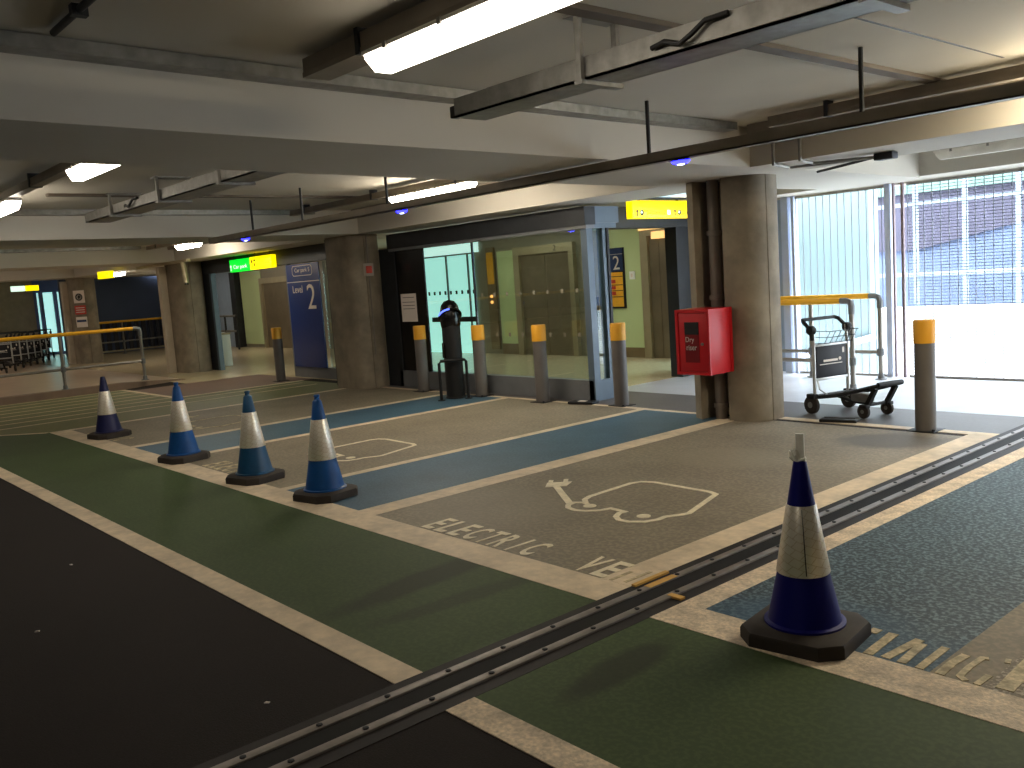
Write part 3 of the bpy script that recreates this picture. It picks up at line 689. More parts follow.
# frosted manifestation dots, one part
dots = MB()
for k in range(8):
    for z in (.78, 1.32): dots.box(-9.6+.26*k, -9.56+.26*k, 7.845, 7.849, z, z+.05)
dots.build('glass_dots', 'lobby_wall', bpy.data.objects['window_1'])
glazing('window_2', 'narrow return pane and sliding door post at the lobby corner', [
    ('sill', 'blue_grey_metal', (-7.58, -7.50, 7.90, 8.07, 0, .25)), ('pane', 'clear_glass', (-7.545, -7.535, 7.90, 8.07, .25, 2.07)), ('head_strip', 'blue_grey_metal', (-7.58, -7.48, 7.9, 8.3, 2.07, 2.13)),
    ('header', 'blue_grey_metal', (-7.62, -7.46, 7.92, 8.33, 2.13, 2.325)), ('door_post', 'blue_grey_metal', (-7.60, -7.50, 8.07, 8.17, 0, 2.10)), ('edge_strip', 'black_matt', (-7.50, -7.485, 8.13, 8.17, .1, 2.10)), ('handle', 'dark_steel', (-7.66, -7.6, 8.02, 8.05, .85, 1.25))])
glazing('window_3', 'dark jamb and side pane at the far end of the lobby doorway', [
    ('header', 'dark_steel', (-8.15, -7.9, 8.42, 12.1, 2.09, 2.36)), ('jamb', 'dark_steel', (-8.15, -7.95, 10.04, 10.36, 0, 2.1)), ('pane', 'tinted_glass', (-8.06, -8.05, 10.36, 12.1, .1, 2.1)), ('mullion', 'pale_blue', (-8.08, -8.02, 10.55, 10.62, 0, 2.1)), ('sill', 'blue_grey_metal', (-8.1, -8.0, 10.36, 12.1, 0, .12))])
struct(MB().box(-8.0, -6.88, 11.0, 11.15, 0, 2.4).build('wall_right', 'pale_blue'), 'pale blue wall end beside the mesh facade', 'wall')
# section with the blue level panel
glazing('window_4', 'glazed section in dark framing behind the blue level panel', [
    ('base', 'grey_metal', (-15.28, -12.75, 7.92, 8.02, 0, .20)), ('header', 'dark_steel', (-19.0, -12.6, 7.9, 8.05, 2.08, 2.36)), ('pane', 'clear_glass', (-14.02, -13.2, 7.95, 7.96, .2, 2.08)),
    ('post', 'dark_steel', (-13.0, -12.74, 7.45, 7.8, 0, 2.36)), ('post', 'grey_metal', (-15.34, -15.26, 7.92, 8.0, 0, 2.08))])
glazing('window_5', 'dark metal jamb beside the far left column', [('jamb', 'dark_steel', (-19.25, -18.86, 7.95, 8.05, 0, 2.36)), ('stile', 'blue_grey_metal', (-18.86, -18.76, 7.95, 8.05, 0, 2.36))])
t = thing('level_panel', 'tall blue panel reading Car park 5 Level 2', 'sign', (-14.65, 7.90, .2))
MB().box(-.59, .59, -.01, .01, 0, 1.86).build('board', 'sign_blue', t)
MB().box(-.59, .59, -.014, -.009, 1.535, 1.548).build('divider', 'text_pale', t)
b = MB(); R = .09
b.ribbon([(-.36, 1.69), (-.32, 1.65), (.32, 1.65), (.36, 1.69), (.36, 1.785), (.32, 1.825), (-.32, 1.825), (-.36, 1.785)], .011, -.002, .003, closed=True)
b.xform(Matrix.Rotation(PI/2, 4, 'X')); b.build('border', 'text_pale', t, loc=(0, -.011, 0))
text('lettering', 'Car park 5', t, 'text_pale', .54, .095, (0, -.0105, 1.738), FRONT)
text('lettering', 'Level', t, 'text_pale', .36, .13, (-.22, -.0105, 1.41), FRONT)
text('numeral', '2', t, 'text_pale', .29, .44, (.26, -.0105, 1.27), FRONT)
t = thing('paper_notice', 'white paper notice on the black glass panel', 'notice', (-11.3, 7.815, 1.0))
MB().box(-.2, .2, 0, .004, 0, .42).build('sheet', 'paper', t)
for z, w in ((.36, .3), (.29, .32), (.24, .32), (.19, .3)): MB().box(-w/2, w/2, -.001, .001, z, z+.008).build('print_line', 'text_dark', t)

# ------------------------------------------------------------------ lobby interior, back wall at y = 12.1
YW = 12.1
struct(MB().box(-31, -8.0, YW, YW+.2, 0, 2.7).build('wall_back', 'lobby_wall'), 'lobby back wall', 'wall')
struct(MB().box(-31, -8.15, 8.35, YW, 2.45, 2.5).build('ceiling_panel', 'ceiling_white'), 'lower lobby ceiling', 'ceiling')
def wall_panel(name, m, x0, x1, z0, z1, label, th=.03):
    return struct(MB().box(x0, x1, YW-th, YW, z0, z1).build(name, m), label, 'wall panel')
wall_panel('wall_panel', 'lobby_green', -11.35, -10.30, .18, 2.38, 'pale green wall panel beside the lift seen through the lobby doorway')
wall_panel('wall_trim', 'skirting_brown', -11.35, -10.30, 0, .18, 'brown skirting below the pale green panel')
wall_panel('wall_panel', 'lobby_green', -14.18, -13.62, .22, 2.1, 'pale green wall panel beside the lift buttons')
wall_panel('wall_trim', 'skirting_brown', -14.18, -13.62, 0, .22, 'brown skirting beside the lift buttons')
wall_panel('wall_panel', 'lobby_green', -26.35, -24.98, .10, 2.28, 'pale green wall panel in the far entrance')
wall_panel('wall_panel', 'lobby_green', -17.6, -16.9, 0, 2.35, 'pale wall strip left of the cyan lit doors')
def lift(name, x0, x1, z1, label, lightbox=None, num=None):
    root = bpy.data.objects.new(name, None); COL.objects.link(root); struct(root, label, 'lift door')
    MB().box(x0-.16, x0, YW-.10, YW, 0, z1+.16).build('frame_post', 'lift_frame', root); MB().box(x1, x1+.12, YW-.10, YW, 0, z1+.16).build('frame_post', 'lift_frame', root)
    MB().box(x0, x1, YW-.10, YW, z1, z1+.16).build('frame_head', 'lift_frame', root)
    xm = (x0+x1)/2
    for a, b in ((x0, xm-.005), (xm+.005, x1)): MB().box(a, b, YW-.04, YW, 0, z1).build('leaf', 'lift_steel', root)
    return root
lift('door_1', -13.45, -12.05, 1.98, 'steel lift doors behind the clear lobby glass')
text('numeral', '2', bpy.data.objects['door_1'], 'text_dark', .08, .1, (-12.4, YW-.102, 2.06), FRONT)
lift('door_2', -10.14, -9.72, 2.10, 'steel lift doors seen through the lobby doorway')
lift('door_3', -24.8, -23.2, 1.88, 'steel lift doors in the far entrance')
wall_panel('wall_panel', 'lift_light', -10.30, -9.74, 2.2, 2.31, 'glowing amber lift header', .12)
wall_panel('wall_panel', 'lift_light', -10.02, -9.74, 2.04, 2.16, 'lower glowing amber lift panel', .12)
wall_panel('wall_panel', 'dark_steel', -9.6, -8.9, 0, 2.4, 'dark steel pier right of the lift', .25)
wall_panel('wall_panel', 'dark_steel', -26.75, -26.40, 0, 2.3, 'dark frame left of the far green panel', .2)
wall_panel('wall_panel', 'pale_blue', -29.5, -26.8, 0, 2.4, 'pale blue wall in the far entrance', .05)
wall_panel('wall_panel', 'lift_frame', -16.0, -14.95, 2.15, 2.4, 'pale band over the cyan doors', .02)
# cyan lit glass doors
root = bpy.data.objects.new('door_4', None); COL.objects.link(root); struct(root, 'cyan lit glass doors at the back of the lobby', 'glass door')
MB().box(-16.75, -14.95, YW-.05, YW-.04, 0, 2.12).build('leaf', 'cyan_glow', root)
MB().box(-16.9, -14.75, YW-.06, YW-.03, 2.14, 2.40).build('head', 'cyan_head_glow', root)
for x in (-16.78, -15.85, -15.1): MB().box(x-.02, x+.02, YW-.08, YW-.03, 0, 2.13).build('stile', 'grey_metal', root)
MB().box(-16.8, -14.9, YW-.08, YW-.03, 2.11, 2.14).build('rail', 'grey_metal', root)
d = MB()
for k in range(9): d.box(-16.6+.2*k, -16.54+.2*k, YW-.062, YW-.052, 1.28, 1.36)
d.build('glass_dots', 'dark_steel', root)
# lift call panel
t = thing('lift_call_panel', 'amber lift call panel with lit buttons between the green panels', 'call panel', (-14.38, YW-.035, .1))
MB().box(-.13, .13, -.02, .02, 0, 2.1).build('plate', 'skirting_brown', t)
MB().box(-.1, .1, -.03, -.018, 1.35, 2.0).build('notice', 'sign_amber', t)
for z in (.98, 1.1): MB().lathe([(0, -.03), (.03, -.03), (.03, 0)], 12, (0, 0, 0)).xform(Matrix.Translation((0, -.02, z)) @ Matrix.Rotation(PI/2, 4, 'X') @ Matrix.Scale(-1, 4, (0, 0, 1))).build('button', 'indicator', t)
# level directory on green panel
t = thing('directory_sign', 'level 2 directory sign in blue and amber on the green wall', 'sign', (-10.93, YW-.045, .88))
MB().box(-.21, .21, -.012, .012, 0, 1.07).build('board', 'black_matt', t)
MB().box(-.20, .19, -.018, -.01, .66, 1.06).build('header', 'sign_navy', t)
MB().box(-.19, .17, -.018, -.01, .03, .64).build('list', 'sign_amber', t)
for z in (.56, .41, .31, .2): MB().box(-.19, .17, -.02, -.016, z, z+.012).build('divider', 'black_matt', t)
for z in (.45, .34, .24): MB().box(-.14, -.0, -.02, -.016, z, z+.06).build('print_line', 'sign_red', t)
MB().box(-.20, .19, -.02, -.016, .955, .962).build('divider', 'text_pale', t)
text('numeral', '2', t, 'text_pale', .15, .24, (.04, -.0185, .81), FRONT)
t = thing('push_plate', 'small pale switch plate on the green wall', 'switch', (-10.55, YW-.04, 1.38))
MB().box(-.06, .06, -.01, .01, 0, .14, bev=.003).build('plate', 'lobby_white', t)
MB().box(-.02, .02, -.016, -.008, .04, .10).build('rocker', 'paper', t)
for x0, y, lb in ((-12.35, 11.2, 'lit lobby strip light nearer the blue corner post'), (-13.55, 11.0, 'lit lobby strip light left of the other'), (-10.6, 10.6, 'lobby strip light above the doorway'), (-9.4, 10.8, 'lobby strip light above the lift by the doorway'), (-23.5, 10.8, 'strip light in the far entrance'), (-27.2, 10.8, 'added fill light at the end of the far entrance'), (-17, 10.2, 'strip light between the two lobby entrances')):  # the one ending the far entrance is added to brighten its pale wall
    t = thing('lobby_light', lb, 'ceiling light', (x0, y, 2.415), 0, 'lobby strip lights')
    MB().box(-.5, .5, -.07, .07, .01, .035).build('frame', 'lobby_white', t)
    MB().box(-.47, .47, -.05, .05, .0, .012).build('diffuser', 'lobby_lamp', t)
t = thing('dome_camera', 'dark dome camera over the cyan doors', 'camera', (-13.9, 10.6, 2.45))
MB().lathe([(.09, -.03), (.09, 0), (0, 0)], 20).build('base', 'lobby_white', t); MB().lathe([(0, -.12), (.05, -.105), (.08, -.06), (.085, -.03), (0, -.03)], 20).build('dome', 'black_gloss', t)

# hanging lit signs
def icon_arrow(parent, loc, rot, m, s):
    b = MB(); b.prism([(-.02*s, -.1*s), (.02*s, -.1*s), (.02*s, .02*s), (.06*s, .02*s), (0, .1*s), (-.06*s, .02*s), (-.02*s, .02*s)], 0, .002)
    return b.build('arrow', m, parent, loc=loc, rot=rot)
t = thing('hanging_sign', 'lit yellow direction sign above the lobby doorway by the column', 'sign', (-7.45, 9.11, 2.17))
MB().box(-.05, .05, -.585, .585, 0, .215, bev=.004).build('case', 'sign_yellow_lit', t)
for y in (-.4, .35): MB().box(-.012, .012, y-.012, y+.012, .21, .24).build('hanger', 'dark_steel', t)
MB().box(-.03, .03, -.95, .6, .235, .262).build('support_bar', 'dark_steel', t)
icon_arrow(t, (.051, -.50, .07), SIDE, 'text_dark', .45); icon_arrow(t, (.051, .235, .07), SIDE, 'text_dark', .45)
for y in (-.41, .325):
    MB().lathe([(.036, 0), (.036, .002), (0, .002)], 20).build('icon_disc', 'text_dark', t, loc=(.051, y, .07), rot=SIDE)
    MB().box(-.022, .006, -.016, .014, .002, .003).build('icon_mark', 'sign_white_lit', t, loc=(.051, y, .07), rot=(PI/2, .5, PI/2))
MB().box(-.03, .03, -.028, .028, 0, .002).build('icon_mark', 'sign_white_lit', t, loc=(.051, .11, .07), rot=SIDE)
text('lettering', 'Terminal', t, 'text_amber', .40, .06, (.0505, -.14, .07), SIDE); text('lettering', 'Taxis', t, 'text_amber', .15, .05, (.0505, .46, .07), SIDE)
def lit_sign(name, x, y, z, w, h, m, label, rz=0.0):
    t = thing(name, label, 'sign', (x, y, z), rz)
    MB().box(-w/2, w/2, -.05, .05, 0, h, bev=.004).build('case', m, t)
    for s in (-.35, .35): MB().box(s*w-.01, s*w+.01, -.01, .01, h, 2.36-z).build('hanger', 'dark_steel', t)
    return t
g1 = lit_sign('hanging_sign', -17.0, 7.85, 2.045, .86, .24, 'sign_green_lit', 'lit green sign with white lettering at the far entrance')
text('lettering', 'Car park', g1, 'sign_white_lit', .62, .10, (.05, -.051, .085), FRONT); icon_arrow(g1, (-.38, -.051, .085), FRONT, 'sign_white_lit', .6)
y1 = lit_sign('hanging_sign', -16.06, 7.85, 2.05, .90, .24, 'sign_yellow_lit', 'lit yellow sign beside the green one at the far entrance')
icon_arrow(y1, (-.36, -.051, .12), FRONT, 'text_amber', .8)
MB().box(-.06, .0, -.055, -.05, .15, .19).build('icon_mark', 'text_dark', y1, loc=(-.22, 0, 0)); MB().box(-.07, -.02, -.055, -.05, .06, .12).build('icon_mark', 'text_dark', y1, loc=(-.22, 0, 0))
text('lettering', 'Terminal', y1, 'text_amber', .46, .08, (.17, -.051, .13), FRONT)
lit_sign('hanging_sign', -22.2, 6.88, 2.19, .55, .165, 'sign_yellow_lit', 'far lit yellow sign above the walkway', .2)
lit_sign('hanging_sign', -31, 7.38, 2.18, .36, .16, 'sign_yellow_lit', 'farthest lit yellow sign at upper left', PI/2)
lit_sign('hanging_sign', -31, 6.98, 2.18, .38, .16, 'sign_white_lit', 'farthest pale green lit sign at upper left', PI/2)

# ------------------------------------------------------------------ small fittings
t = thing('call_box', 'small alarm call box with a red button on the column by the lobby', 'alarm', (-11.835, 7.50, 1.73), math.radians(60))
MB().box(-.075, .075, -.045, 0, 0, .19, bev=.006).build('case', 'call_box', t); MB().box(-.04, .05, -.055, -.04, .04, .15, bev=.004).build('button', 'sign_red', t)
MB().tube([(.0, -.01, .19), (.0, -.01, .62)], .012, 6).build('conduit', 'pipe_grey', t); MB().tube([(.0, -.01, 0), (.0, -.01, -1.2)], .01, 6).build('conduit', 'pipe_grey', t)
t = thing('camera_bracket', 'pale bracket with a drooping camera on the far left column', 'camera', (-17.75, 7.0, 2.3))
MB().box(-2.6, .25, -.04, .04, 0, .055, bev=.004).build('arm', 'lift_frame', t)
MB().tube([(-.05, 0, .0), (-.02, 0, -.10), (.08, -.02, -.42)], .05, 12).build('housing', 'lift_frame', t); MB().tube([(.08, -.02, -.42), (.085, -.021, -.44)], .04, 12).build('lens', 'black_gloss', t)
for x, y, lb in ((-7.52, 7.60, 'black cable cover with a white label at the lobby corner'), (-4.32, 7.76, 'black cable cover below the baggage trolley')):
    t = thing('cable_cover', lb, 'cable cover', (x, y, .004), .25)
    MB().box(-.17, .17, -.09, .09, 0, .03, bev=.01).build('pad', 'black_matt', t)
    if x < -6: MB().box(-.05, .05, -.05, .02, .03, .034).build('label', 'paper', t)
    else: MB().box(-.14, .14, -.01, .01, .03, .036).build('ridge', 'rubber', t)
for x, y, rz, lb in ((-5.85, 1.41, .4, 'tiny paper scrap on the dark lane, farthest of three'), (-4.77, .96, 1.2, 'tiny paper scrap on the dark lane at lower left'), (-3.16, 1.38, .8, 'tiny paper scrap on the dark lane near the joint')):
    tag(MB().prism([(-.010, -.004), (.008, -.006), (.012, .003), (-.005, .007)], .001, .005).build('paper_scrap', 'paper', None, (x, y, 0), (0, 0, rz)), lb, 'litter', 'paper scraps on the lane')
t = thing('litter_bin', 'white box bin at the far entrance jamb', 'bin', (-19.86, 8.52, 0))
MB().box(-.15, .15, -.14, .14, 0, .72, bev=.015).build('body', 'lobby_white', t); MB().box(-.16, .16, -.15, .15, .72, .76, bev=.008).build('lid', 'lift_frame', t)
for x, y, z, w, h, m, lb in ((-26.3, 7.52, 1.68, .30, .34, 'paper', 'square black and white notice on the far left column, topmost'), (-26.3, 7.52, 1.37, .30, .24, 'sign_red', 'red notice on the far left column below the square one'), (-26.3, 7.52, 1.02, .30, .28, 'paper', 'blue and white notice on the far left column, lowest')):
    t = thing('wall_notice', lb, 'notice', (-26.33, 7.40, z), math.radians(48), 'notices on the far column')
    MB().box(-w/2, w/2, -.012, 0, 0, h).build('board', m, t)
    if m == 'sign_red':
        for k in range(3): MB().box(-w*.4, w*.4, -.016, -.01, .05+.06*k, .07+.06*k).build('print_line', 'text_pale', t)
    elif z > 1.5:
        MB().lathe([(.07, 0), (.07, .003), (.1, .003), (.1, 0)], 20).build('print_ring', 'text_dark', t, loc=(0, -.012, .16), rot=FRONT); MB().box(-.03, .04, -.017, -.011, .12, .2).build('print_mark', 'text_dark', t)
    else: MB().box(-.13, .13, -.017, -.011, .14, .2).build('print_band', 'sign_navy', t)

# ------------------------------------------------------------------ guard rails
def guard(label, pts_top, posts, zlow, z0=0.0, ztop=1.03):
    """pts_top: plan polyline; posts: plan points"""
    t = thing('guard_rail', label, 'guard rail', (pts_top[0][0], pts_top[0][1], z0))
    ox, oy = pts_top[0]
    a, b = Vector((pts_top[0][0]-ox, pts_top[0][1]-oy, 0)), Vector((pts_top[-1][0]-ox, pts_top[-1][1]-oy, 0)); d = (b-a).normalized(); up = Vector((0, 0, 1))
    MB().tube([a+up*ztop, b-d*.12+up*ztop], .034, 14).build('top_rail', 'rail_yellow', t)
    MB().tube([b-d*.13+up*ztop, b-d*.06+up*ztop, b-d*.015+up*(ztop-.015), b+up*(ztop-.06), b+up*(ztop-.15)], .036, 14).build('elbow', 'grey_metal', t)
    MB().tube([a+up*zlow, b+up*zlow], .024, 12).build('lower_rail', 'pipe_steel', t)
    for p in posts:
        q = Vector((p[0]-ox, p[1]-oy, 0)); top = ztop-.14 if (q-b).length < .05 else ztop-.03
        MB().tube([q, q+up*top], .028, 12).build('post', 'pipe_steel', t)
        MB().lathe([(.04, zlow-.045), (.042, zlow-.03), (.042, zlow+.03), (.04, zlow+.045)], 12, q).build('clamp', 'grey_metal', t)
        MB().lathe([(.07, 0), (.07, .012), (.04, .016), (.036, .07), (.03, .08)], 14, q).build('foot', 'grey_metal', t)
    return t
guard('yellow topped guard rail behind the baggage trolley, nearer of two', [(-7.1, 9.62), (-5.18, 9.62)], [(-7.0, 9.62), (-5.18, 9.62)], .34)
guard('yellow topped guard rail along the mesh facade, farther of two', [(-7.0, 10.55), (-5.34, 10.6)], [(-6.25, 10.57), (-5.34, 10.6)], .34)
guard('long yellow topped railing along the walkway kerb at left', [(-17.3, -4.0), (-17.3, 5.85)], [(-17.3, -1.1), (-17.3, 1.65), (-17.3, 4.45), (-17.3, 5.85)], .36, .12, .98)
guard('dull railing in front of the far dark wall', [(-29.8, 8.7), (-30.3, 11.6)], [(-29.95, 9.6), (-30.3, 11.6)], .4)

# ------------------------------------------------------------------ baggage trolleys
def make_trolley(label):
    """local +x = forward, origin on the floor under the rear axle"""
    t = thing('baggage_trolley', label, 'baggage trolley')
    M_, BK = 'trolley_metal', 'black_matt'
    for s in (-1, 1):
        MB().tube([(.0, s*.225, .13), (.0, s*.225, .70), (-.01, s*.225, .86)], .017, 10).build('upright', M_, t)
        w = MB()
        w.lathe([(0, -.022), (.06, -.022), (.088, -.018), (.09, 0), (.088, .018), (.06, .022), (0, .022)], 24); w.xform(Matrix.Translation((-.02, s*.25, .09)) @ Matrix.Rotation(PI/2, 4, 'X'))
        wo = w.build('wheel', 'rubber', t)
        MB().lathe([(.03, -.026), (.03, .026), (0, .026)], 14).xform(Matrix.Translation((-.02, s*.25, .09)) @ Matrix.Rotation(PI/2, 4, 'X')).build('hub', 'galvanised', wo)
        MB().box(-.06, .04, s*.25-.035, s*.25+.035, .15, .20, bev=.01).build('mudguard', BK, t)
        # pivot caps of the brake handle
        MB().lathe([(0, -.03), (.04, -.03), (.046, -.02), (.046, .02), (.04, .03), (0, .03)], 16).xform(Matrix.Translation((-.01, s*.24, .83)) @ Matrix.Rotation(PI/2, 4, 'X')).build('handle_pivot', BK, t)
        MB().tube([(-.01, s*.24, .83), (-.005, s*.235, .73)], .022, 10).build('pivot_sleeve', BK, t)
    for s in (-1, 1): MB().tube([(-.01, s*.24, .83), (-.12, s*.24, .915), (-.15, s*.215, .93)], .019, 10).build('handle_arm', BK, t)
    MB().tube([(-.15, -.22, .93), (-.15, .22, .93)], .017, 10).build('handle_bar', 'dark_steel', t)
    MB().box(-.012, .012, -.2, .2, .35, .665, bev=.004).build('panel', 'trolley_panel', t)
    MB().box(-.016, .016, -.215, .215, .665, .69, bev=.004).build('panel_rail', M_, t); MB().box(-.016, .016, -.215, .215, .325, .35, bev=.004).build('panel_rail', M_, t)
    lg = MB(); lg.box(.012, .0145, -.11, .08, .505, .527); lg.box(.012, .0145, -.16, .14, .478, .486); lg.xform(Matrix.Rotation(0, 4, 'X'))
    lg.build('logo_strip', 'text_pale', t)
    MB().lathe([(.017, 0), (.017, .003), (0, .003)], 14).build('logo_emblem', 'text_pale', t, loc=(.012, .11, .525), rot=(0, PI/2, 0))
    MB().box(.012, .0145, .145, .17, .58, .635).build('sticker', 'text_pale', t)
    bk = MB()
    for z in (.70, .76, .82): bk.tube([(.0, -.2, z), (.05+.12*(z-.6)/.2, -.19, z), (.05+.12*(z-.6)/.2, .19, z), (.0, .2, z)], .004, 5)
    for k in range(6):
        y = -.18+.072*k; bk.tube([(.015, y, .69), (.10, y, .70), (.18, y, .82)], .0035, 5)
    bk.build('wire_basket', 'dark_steel', t)
    bd = MB()
    for s in (-1, 1): bd.tube([(-.04, s*.2, .155), (.25, s*.19, .20), (.52, s*.17, .27), (.72, s*.15, .325)], .02, 8)
    for k in range(5): bd.tube([(.08+.14*k, -.19, .17+.034*k), (.08+.14*k, .19, .17+.034*k)], .012, 8)
    bd.tube([(.0, -.22, .17), (.0, .22, .17)], .02, 8)
    bd.build('bed', 'dark_steel', t)
    MB().tube([(.72, -.155, .33), (.735, 0, .335), (.72, .155, .33)], .025, 10).build('nose_bar', BK, t)
    fk = MB()
    for s in (-1, 1): fk.box(-.02, .02, -.02, .02, 0, .21, m=Matrix.Translation((.56, s*.13, .115)) @ Matrix.Rotation(.55, 4, 'Y'))
    fk.tube([(.56, -.15, .125), (.56, .15, .125)], .016, 8); fk.tube([(.0, 0, .17), (.3, 0, .12), (.56, 0, .125)], .016, 8)
    fk.build('front_leg', BK, t)
    gd = MB(); gd.box(.28, .50, -.05, .05, .13, .22, bev=.02); gd.build('brake_box', 'galvanised', t)
    for s in (-1, 1):
        MB().box(.51, .60, s*.155-.03, s*.155+.03, .10, .135, bev=.01).build('caster_fork', BK, t)
        wo = MB().lathe([(0, -.02), (.05, -.02), (.066, -.014), (.068, 0), (.066, .014), (.05, .02), (0, .02)], 20).xform(Matrix.Translation((.545, s*.155, .068)) @ Matrix.Rotation(PI/2, 4, 'X')).build('caster_wheel', 'rubber', t)
        MB().lathe([(.02, -.023), (.02, .023), (0, .023)], 12).xform(Matrix.Translation((.545, s*.155, .068)) @ Matrix.Rotation(PI/2, 4, 'X')).build('hub', 'galvanised', wo)
    MB().tube([(.0, -.19, .35), (.03, -.19, .24), (.12, -.17, .19), (.3, -.1, .215)], .008, 6).build('brake_cable', M_, t)
    return t
tr0 = make_trolley('single baggage trolley standing by the mesh facade')
tr0.location = (-4.69, 8.28, .002); tr0.rotation_euler = (0, 0, math.radians(-15))
spots = ['nearest', 'second nearest', 'third nearest', 'middle', 'third farthest', 'second farthest', 'farthest']
for k in range(7):
    c = copy_tree(tr0); f = k/6; y = 5.0+2.7*f
    c.location = (-24.6-7.2*f, y, slope(0, y)+.002 if y < 6.75 else .004); c.rotation_euler = (0, 0, math.radians(-22))
    c['label'] = spots[k]+' baggage trolley in the row behind the long railing'; c['group'] = 'row of baggage trolleys behind the railing'

# ------------------------------------------------------------------ far left walls
struct(MB().box(-31.3, -31.1, 8.2, 12.1, 0, 2.7).build('wall_left', 'far_blue'), 'dark blue far wall between the far columns', 'wall')
t = thing('slatted_fence', 'dark slatted fence panels before the far blue wall', 'fence', (-30.7, 10.2, 0))
fs = MB()
for k in range(16): fs.box(-.03, .03, -1.8+.23*k, -1.68+.23*k, .1, 1.0)
fs.build('slat_panel', 'far_fence', t); fr = MB(); fr.box(-.04, .04, -1.9, 1.9, 1.0, 1.06); fr.box(-.04, .04, -1.9, 1.9, .05, .1); fr.build('fence_frame', 'lift_frame', t)
struct(MB().box(-33.8, -33.6, -2, 8.0, 0, 2.7).build('wall_far_left', 'skirting_brown'), 'brownish wall at the far left end', 'wall')
struct(MB().box(-34.2, -34.0, 8.0, 10.0, 0, 2.7).build('wall_far', 'far_blue'), 'dark wall around the far cyan door', 'wall')
root = bpy.data.objects.new('door_5', None); COL.objects.link(root); struct(root, 'cyan lit glass door behind the row of trolleys', 'glass door')
MB().box(-33.98, -33.96, 8.1, 9.6, 0.1, 2.15).build('leaf', 'cyan_glow', root)
for y in (8.1, 8.3, 8.75, 8.95, 9.5): MB().box(-33.96, -33.85, y-.06, y+.06, 0, 2.15).build('stile', 'far_blue', root)
t = thing('guard_rail', 'pale handrails on the pale blue wall of the far entrance', 'guard rail', (-25.2, 11.4, 0))
for z in (.55, 1.0): MB().tube([(-1.6, 0, z), (-.2, 0, z)], .03, 8).build('rail', 'pipe_steel', t)
for x in (-1.0, -.2): MB().tube([(x, 0, 0), (x, 0, 1.02)], .03, 8).build('post', 'dark_steel', t)
# enclosing walls out of view, added to keep sky light out
struct(MB().box(-40, 9.2, -12.2, -12, -.2, 2.9).build('wall_front', 'concrete'), 'added concrete wall behind the camera, shutting out sky light', 'wall')
struct(MB().box(9, 9.2, -12, 11.2, -.2, 2.9).build('wall_right', 'concrete'), 'added concrete wall beyond the right edge, shutting out sky light', 'wall')
struct(MB().box(-40.2, -40, -12, 12.3, -.2, 2.9).build('wall_end', 'concrete'), 'added concrete wall at the far left end of the deck, shutting out sky light', 'wall')
struct(MB().box(-40, -31.0, 12.1, 12.3, -.2, 2.9).build('wall_back', 'far_blue'), 'dark wall at the far left back', 'wall')

# ------------------------------------------------------------------ mesh facade
YM = 10.9
def mesh_panel(x0, x1, label, hstep, hr, m='wire', vstep=.098):
    t = thing('mesh_panel', label, 'mesh screen', (x0, YM, 0))
    L = x1-x0
    v = MB(); n = int(L/vstep)
    for k in range(n+1):
        x = k*vstep; v.box(x-.0038, x+.0038, -.004, .004, .03, 2.36)
    v.build('vertical_wires', m, t)
    if hstep:
        h = MB(); z = .06
        while z < 2.36: h.box(0, L, .004, .008, z-hr, z+hr); z += hstep
        h.build('cross_wires', m, t)
    for z in (0, 2.33): MB().box(0, L, -.02, .02, z, z+.03).build('edge_frame', 'pipe_steel', t)
    return t
mesh_panel(-6.62, -5.40, 'wire mesh panel in front of the pale cladding, behind the trolley', 0, 0)
mesh_panel(-5.12, -2.0, 'fine wire mesh panel on the right, facing the ramp building', .036, .004)
mesh_panel(-1.9, 2.4, 'wire mesh panel beyond the right edge', .1, .003)
for x, w, m, lb in ((-6.78, .10, 'facade_blue', 'wide blue post at the left end of the mesh'), (-6.66, .04, 'facade_blue', 'thin blue post beside the left end post'), (-5.36, .07, 'facade_blue', 'blue post between the two mesh panels'), (-5.285, .022, 'facade_brown', 'first brown post between the mesh panels'), (-5.175, .03, 'facade_brown', 'second brown post between the mesh panels'), (-1.95, .06, 'facade_brown', 'brown post beyond the right edge')):
    struct(MB().box(x-w/2, x+w/2, YM-.03, YM+(.08 if m == 'facade_blue' else .01), 0, 2.37).build('facade_column', m), lb, 'post')
struct(MB().box(2.4, 9, YM, YM+.2, 0, 2.4).build('wall_facade', 'concrete'), 'solid facade wall beyond the mesh', 'wall')
# world outside
struct(MB().box(-14, -7.0, 13.6, 13.9, -4, 9).build('exterior_wall', 'clad_cyan'), 'pale cyan clad wall outside the mesh', 'outside wall')
struct(MB().tube([(-8.8, 13.5, -.25), (-6.9, 13.5, .25)], .05, 8).build('exterior_trim', 'facade_blue'), 'slanting grey blue pipe on the pale outside wall', 'outside pipe')
struct(MB().box(-40, 30, 11.3, 60, -4.2, -4).build('exterior_ground', 'ext_white'), 'unseen white ground below the deck outside, added to bounce light', 'outside ground')  # unseen ground, put in white to bounce sky light
ew = MB(); ew.prism([(-30, 19), (-9.2, 18.6), (-6.6, 19.0), (0, 20.4), (12, 24), (12, 24.4), (0, 20.8), (-6.6, 19.4), (-9.2, 19.0), (-30, 19.4)], -4, .36)
struct(ew.build('exterior_wall', 'ext_white'), 'bright white parapet of the ramp outside', 'outside wall')
struct(MB().box(-30, 14, 24.5, 24.8, -4, 7).build('exterior_wall', 'ext_blue'), 'bluish louvred wall of the ramp building outside', 'outside wall')
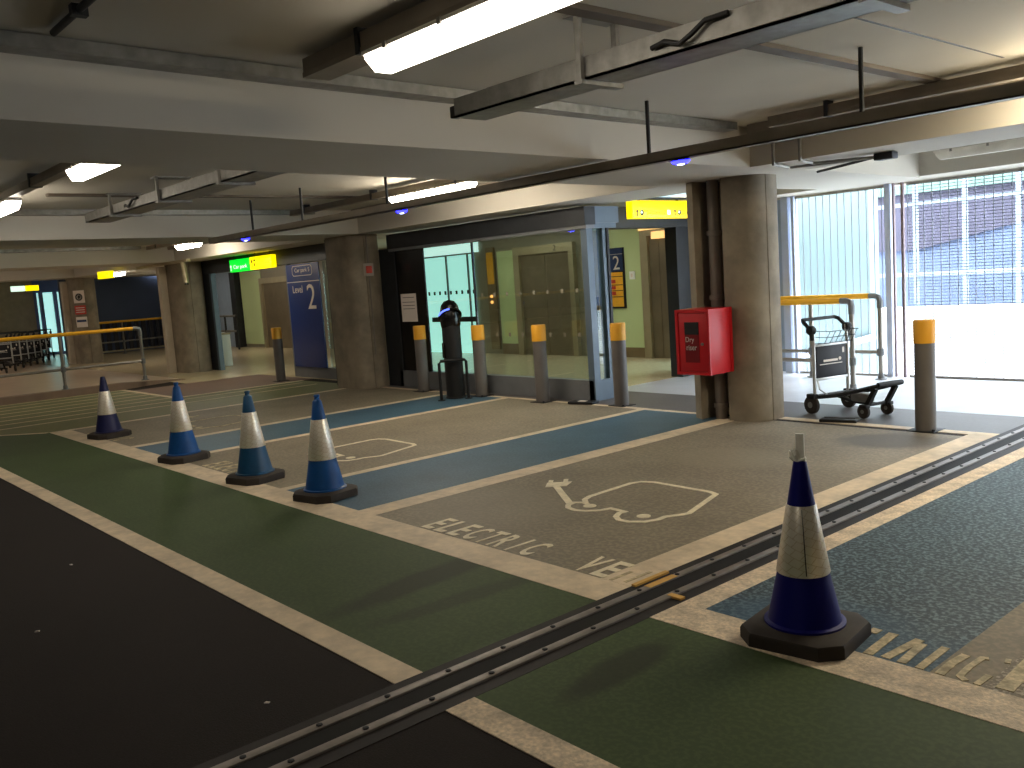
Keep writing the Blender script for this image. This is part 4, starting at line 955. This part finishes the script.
struct(MB().prism([(-30, 1.9), (-11.2, 1.9), (-7, 2.75), (14, 3.6), (14, 4.4), (-30, 4.4)], 0, .05).xform(Matrix.Translation((0, 24.45, -.35)) @ Matrix.Rotation(PI/2, 4, 'X')).build('exterior_wall', 'ext_mauve'), 'dark mauve shaded band on the ramp building outside', 'outside wall')
struct(MB().box(-30, 14, 24.2, 24.4, 3.05, 4.6).build('exterior_wall', 'ext_green'), 'pale green glazed band high on the ramp building', 'outside wall')
st = bpy.data.objects.new('exterior_frame', None); COL.objects.link(st); struct(st, 'white steel frame in front of the ramp building', 'outside frame')
for k in range(10):
    x = -12.0+1.02*k; MB().box(x-.04, x+.04, 19.35, 19.45, -1, 5).build('upright', 'ext_steel', st)
for z in (1.03, 2.52): MB().box(-12, -2.5, 19.33, 19.47, z-.04, z+.04).build('crossbar', 'ext_steel', st)

# ------------------------------------------------------------------ light and camera
w = bpy.data.worlds.new('sky'); SC.world = w; w.use_nodes = True
bg = w.node_tree.nodes['Background']; bg.inputs[0].default_value = (.86, .94, 1.0, 1); bg.inputs[1].default_value = 16.0

F = 901.0986856
M3 = [[0.6581695134550621, 0.7497381227003173, -0.06859765978611115], [0.04295214427511628, -0.12835969212828702, -0.990797104728764], [-0.7516435357671192, 0.6491660317719463, -0.11668529613009507]]
cam = bpy.data.cameras.new('camera'); co = bpy.data.objects.new('camera', cam); COL.objects.link(co)
r, d, f = (Vector(v) for v in M3)
mw = Matrix((( r.x, -d.x, -f.x, 0), (r.y, -d.y, -f.y, 0), (r.z, -d.z, -f.z, 1.55), (0, 0, 0, 1)))
co.matrix_world = mw
cam.sensor_fit = 'HORIZONTAL'; cam.sensor_width = 36; cam.lens = 36*F/1024; cam.clip_start = .02; cam.clip_end = 300
SC.camera = co
vs = SC.view_settings; vs.view_transform = 'Standard'; vs.look = 'None'; vs.gamma = 1; vs.exposure = .1; vs.use_curve_mapping = False
cy = SC.cycles
cy.use_denoising = True
cy.max_bounces = 8; cy.diffuse_bounces = 4; cy.glossy_bounces = 4; cy.transparent_max_bounces = 16; cy.sample_clamp_indirect = 6
